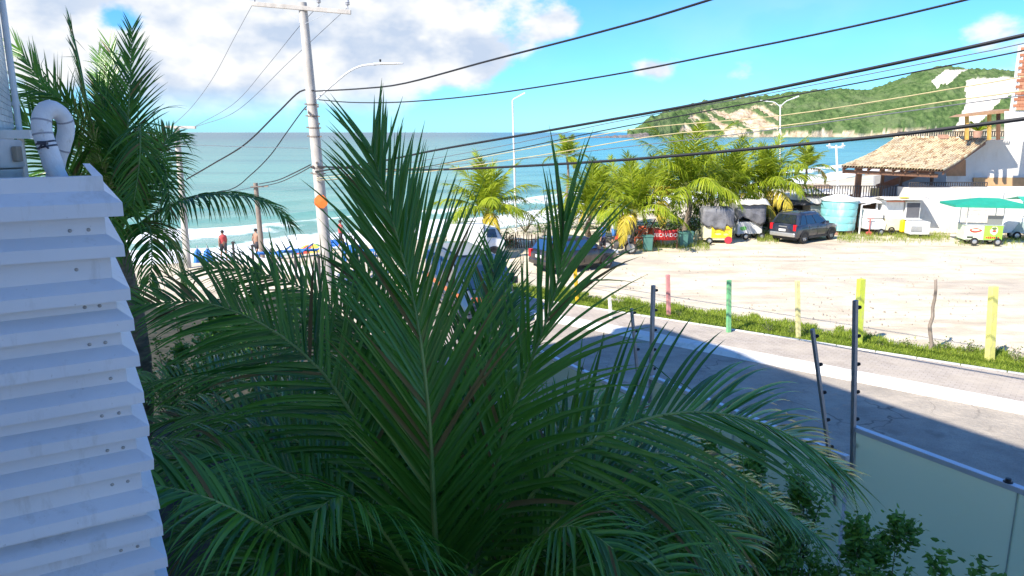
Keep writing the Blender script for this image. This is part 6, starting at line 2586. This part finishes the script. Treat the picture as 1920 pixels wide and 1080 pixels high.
# ================================================================== beach things at the left
bluep = paint('blue_paint', (.035, .18, .50), .55, .1, 4)
q = G(660, 548)
o = thing('blue_kiosk_frame', 'bright blue painted frame of a kiosk just right of the lamp pole', 'kiosk', Vector((W(655, 480, 30).x, 30, 0)))
for px_ in (646, 664):
    for dy in (0, 1.2):
        a_ = W(px_, 474, 30 + dy)
        m = MB()
        m.bar((a_.x, 30 + dy, 0), (a_.x, 30 + dy, W(px_, 472, 30).z), .12)
        m.build('post', bluep, o)
m = MB()
a_, b_ = W(641, 473, 30), W(669, 473, 30)
m.box(((a_.x + b_.x) / 2, 30.6, a_.z + .05), (b_.x - a_.x, 1.5, .12))
m.build('roof', bluep, o, bevel=.01)
m = MB()
a_, b_ = W(648, 520, 30), W(662, 545, 30)
m.box(((a_.x + b_.x) / 2, 30.0, (a_.z + b_.z) / 2), (b_.x - a_.x, .05, a_.z - b_.z))
m.build('panel', bluep, o)
# closed blue parasols hanging by the promenade
for px_, lab in ((373, 'folded blue parasol nearer the left palm on the beach'), (391, 'folded blue parasol, right one of the pair on the beach')):
    q = Vector((W(px_, 500, 36).x, 36, 0))
    z1, z0 = W(px_, 466, 36).z, W(px_, 500, 36).z
    zg = land_z(q.x, 36)
    o = thing('folded_parasol', lab, 'parasol', Vector((q.x, 36, zg)), 'folded blue parasols on the beach')
    m = MB()
    m.tube([(q.x, 36, zg), (q.x, 36, z1 + .15)], .03, 8)
    m.build('pole', galv, o)
    m = MB()
    rows = []
    for j, (f, r_) in enumerate(((0, .20), (.15, .22), (.5, .19), (.85, .13), (1, .03))):
        rows.append([Vector((q.x, 36, lerp(z0, z1, f))) + Vector((math.cos(a), math.sin(a), 0)) * r_ * (1 + .28 * math.sin(a * 4 + px_)) for a in [6.2832 * k / 24 for k in range(24)]])
    m.grid(rows, close=True)
    m.build('canopy', bluep, o, smooth='all')


def parasol(px_, py_top, Y, r_, cols, label):
    q = W(px_, py_top, Y)
    zg = land_z(q.x, Y)
    o = thing('beach_parasol', label, 'parasol', Vector((q.x, Y, zg)), 'open beach parasols by the water')
    m = MB()
    m.tube([(q.x, Y, zg), q + Z3 * .1], .02, 8)
    m.build('pole', galv, o)
    n = 8
    for k in range(n):
        a0, a1 = 6.2832 * k / n, 6.2832 * (k + 1) / n
        rows = []
        for f, dz in ((.02, 0), (.5, -.10), (1, -.42)):
            rows.append([q + Vector((math.cos(a), math.sin(a), 0)) * r_ * f + Z3 * (dz * r_ - (.05 * math.sin((a - a0) / (a1 - a0) * math.pi) * -1 if f == 1 else 0)) for a in (a0, (a0 + a1) / 2, a1)])
        m = MB()
        m.grid(rows)
        ob = m.build('gore', cols[k % len(cols)], o)
        ob.modifiers.new('thickness', 'SOLIDIFY').thickness = .008


cy, cr_, cg, cb = paint('gore_yellow', (.75, .55, .08), .7), paint('gore_red', (.62, .06, .03), .7), paint('gore_green', (.08, .42, .20), .7), paint('gore_blue', (.03, .15, .55), .7)
parasol(588, 457, 41.5, 1.1, [cy, cr_, cy, cg], 'yellow, red and green parasol left of the lamp pole by the surf')
parasol(626, 449, 43, .8, [cb], 'blue parasol just right of the lamp pole by the surf')
parasol(700, 470, 40, 1.0, [cr_, cg], 'red and green parasol behind the upright frond')


def sunbed(px_, py_, label):
    q = G(px_, py_, -.1)
    z = land_z(q.x, q.y)
    q = Vector((q.x, q.y, z))
    o = thing('sun_lounger', label, 'sun lounger', q, 'blue sun loungers on the beach')
    m = MB()
    m.box(q + Vector((0, 0, .32)), (1.3, .6, .06))
    m.build('seat', bluep, o, bevel=.01)
    m = MB()
    m.box(q + Vector((.85, 0, .5)), (.6, .6, .06), (Vector((.8, 0, .6)), Vector((0, 1, 0)), Vector((-.6, 0, .8))))
    m.build('backrest', bluep, o, bevel=.01)
    for a in (-.55, .55):
        for b2 in (-.25, .25):
            m = MB()
            m.bar(q + Vector((a, b2, 0)), q + Vector((a, b2, .3)), .05)
            m.build('leg', bluep, o)


for px_, py_, lab in ((505, 486, 'blue sun lounger just right of the short beach pole'), (545, 484, 'blue sun lounger, middle one left of the lamp pole'), (572, 481, 'blue sun lounger nearest the lamp pole on its left'), (682, 484, 'blue sun lounger behind the blue kiosk frame')):
    sunbed(px_, py_, lab)
# promenade posts with rope
for k, (px_, py_) in enumerate(((476, 504), (512, 512), (556, 522), (600, 530), (440, 497))):
    q = G(px_, py_)
    o = thing('promenade_post', ['dark promenade post left of the short beach pole foot', 'dark promenade post, second left of the lamp pole', 'dark promenade post left of the lamp pole foot', 'dark promenade post close to the lamp pole foot', 'dark promenade post right of the folded blue parasols'][k], 'post', q, 'dark promenade posts along the sand')
    m = MB()
    m.tube([q, q + Z3 * 1.0], .06, 8)
    m.build('shaft', iron, o)
    m = MB()
    m.lathe(q + Z3 * 1.0, [(.06, 0), (.09, .03), (.09, .07), (.001, .12)], 8)
    m.build('cap', iron, o)
pw = MB()
for k in range(20):
    a_, b_ = G(430, 494), G(640, 540)
    p0, p1 = a_.lerp(b_, k / 20), a_.lerp(b_, (k + 1) / 20)
    pw.bar(p0 + Vector((0, .5, .22)), p1 + Vector((0, .5, .22)), .25, .44)
tag(pw.build('promenade_wall', lime, origin=G(430, 494)), 'low white promenade wall running behind the dark posts', 'wall')


# ------------------------------------------------------------------ small people far off
def person(p, h, face, label, shirt, shorts, arm=.25, stride=.16):
    """one skinned body with clothes as children"""
    o = thing('person', label, 'person', p)
    f = Vector((math.cos(face), math.sin(face), 0))
    l = Vector((-f.y, f.x, 0))
    k = h / 1.72
    J = dict(pelvis=(0, 0, .93), waist=(0, 0, 1.08), chest=(0.0, 0, 1.32), neck=(0, 0, 1.47), head=(.01, 0, 1.60), top=(.01, 0, 1.70))
    V, E_, Rr = [], [], []

    def add(fx, ly, z, r_, par=None):
        V.append(tuple((f * fx + l * ly + Z3 * z) * k))
        Rr.append(r_ * k)
        if par is not None:
            E_.append((par, len(V) - 1))
        return len(V) - 1
    pel = add(0, 0, .93, .125)
    wa = add(0, 0, 1.10, .115, pel)
    ch = add(0, 0, 1.32, .14, wa)
    nk = add(0, 0, 1.47, .055, ch)
    hd = add(.015, 0, 1.58, .085, nk)
    add(.01, 0, 1.67, .075, hd)
    for sd in (-1, 1):
        hip = add(0, sd * .09, .86, .085, pel)
        kn = add(stride * sd * .6 + .02, sd * .10, .48, .055, hip)
        an = add(stride * sd, sd * .10, .08, .038, kn)
        add(stride * sd + .14, sd * .11, .035, .032, an)
        shd = add(0, sd * .17, 1.38, .055, ch)
        el = add(-arm * sd * .3, sd * .23, 1.12, .04, shd)
        wr_ = add(.1 - arm * sd * .5, sd * .22, .90, .03, el)
        add(.13 - arm * sd * .5, sd * .22, .80, .035, wr_)
    me = bpy.data.meshes.new('body')
    me.from_pydata(V, E_, [])
    b = bpy.data.objects.new('body', me)
    b.parent = o
    col.objects.link(b)
    b.modifiers.new('skin', 'SKIN').use_smooth_shade = True
    for i, r_ in enumerate(Rr):
        me.skin_vertices[0].data[i].radius = (r_, r_)
    me.skin_vertices[0].data[0].use_root = True
    me.materials.append(paint('skin', (.36, .20, .13), .6, .1, 8))
    b.modifiers.new('subd', 'SUBSURF').levels = 1
    b.modifiers['subd'].render_levels = 2
    if shirt:
        m = MB()
        m.lathe(p, [(.145 * k, .98 * k), (.15 * k, 1.1 * k), (.172 * k, 1.3 * k), (.19 * k, 1.40 * k), (.07 * k, 1.48 * k)], 14, (f * .8, l * 1.12, Z3))
        m.build('shirt', shirt, o, smooth='all')
    m = MB()
    for sd in (-1, 1):
        m.tube([p + (l * sd * .085 + Z3 * .98) * k, p + (l * sd * .095 + f * stride * sd * .3 + Z3 * .58) * k], [.12 * k, .085 * k], 10)
    m.build('shorts', shorts, o, smooth='all')
    m = MB()
    m.lathe(p + (f * .0 + Z3 * 1.60) * k, [(.092 * k, -.02 * k), (.097 * k, .04 * k), (.08 * k, .10 * k), (.001, .13 * k)], 12)
    m.build('hair', paint('hair_dark', (.02, .015, .012), .7), o, smooth='all')


sb, sw_, sr = paint('shirt_blue', (.05, .18, .5), .8), paint('shirt_white', (.7, .7, .68), .8), paint('shirt_red', (.55, .08, .08), .8)
dk = paint('shorts_dark', (.03, .03, .04), .8)
person(G(1129, 482), 1.72, 2.5, 'person in blue shirt standing by the motorcycle', sb, dk)
person(G(1150, 462), 1.70, .3, 'person in white shirt standing behind the motorcycle near the orange chairs', sw_, sb)


def on_beach(px_, py_):
    q = G(px_, py_, -.6)
    return Vector((q.x, q.y, land_z(q.x, q.y)))


person(on_beach(482, 474), 1.7, 1.0, 'person in dark shorts walking beside the short beach pole', None, dk)
person(on_beach(420, 478), 1.7, 2.2, 'person in red top on the sand right of the folded parasols', sr, dk)
person(on_beach(640, 470), 1.7, .4, 'person in red top at the surf right of the lamp pole', sr, dk)
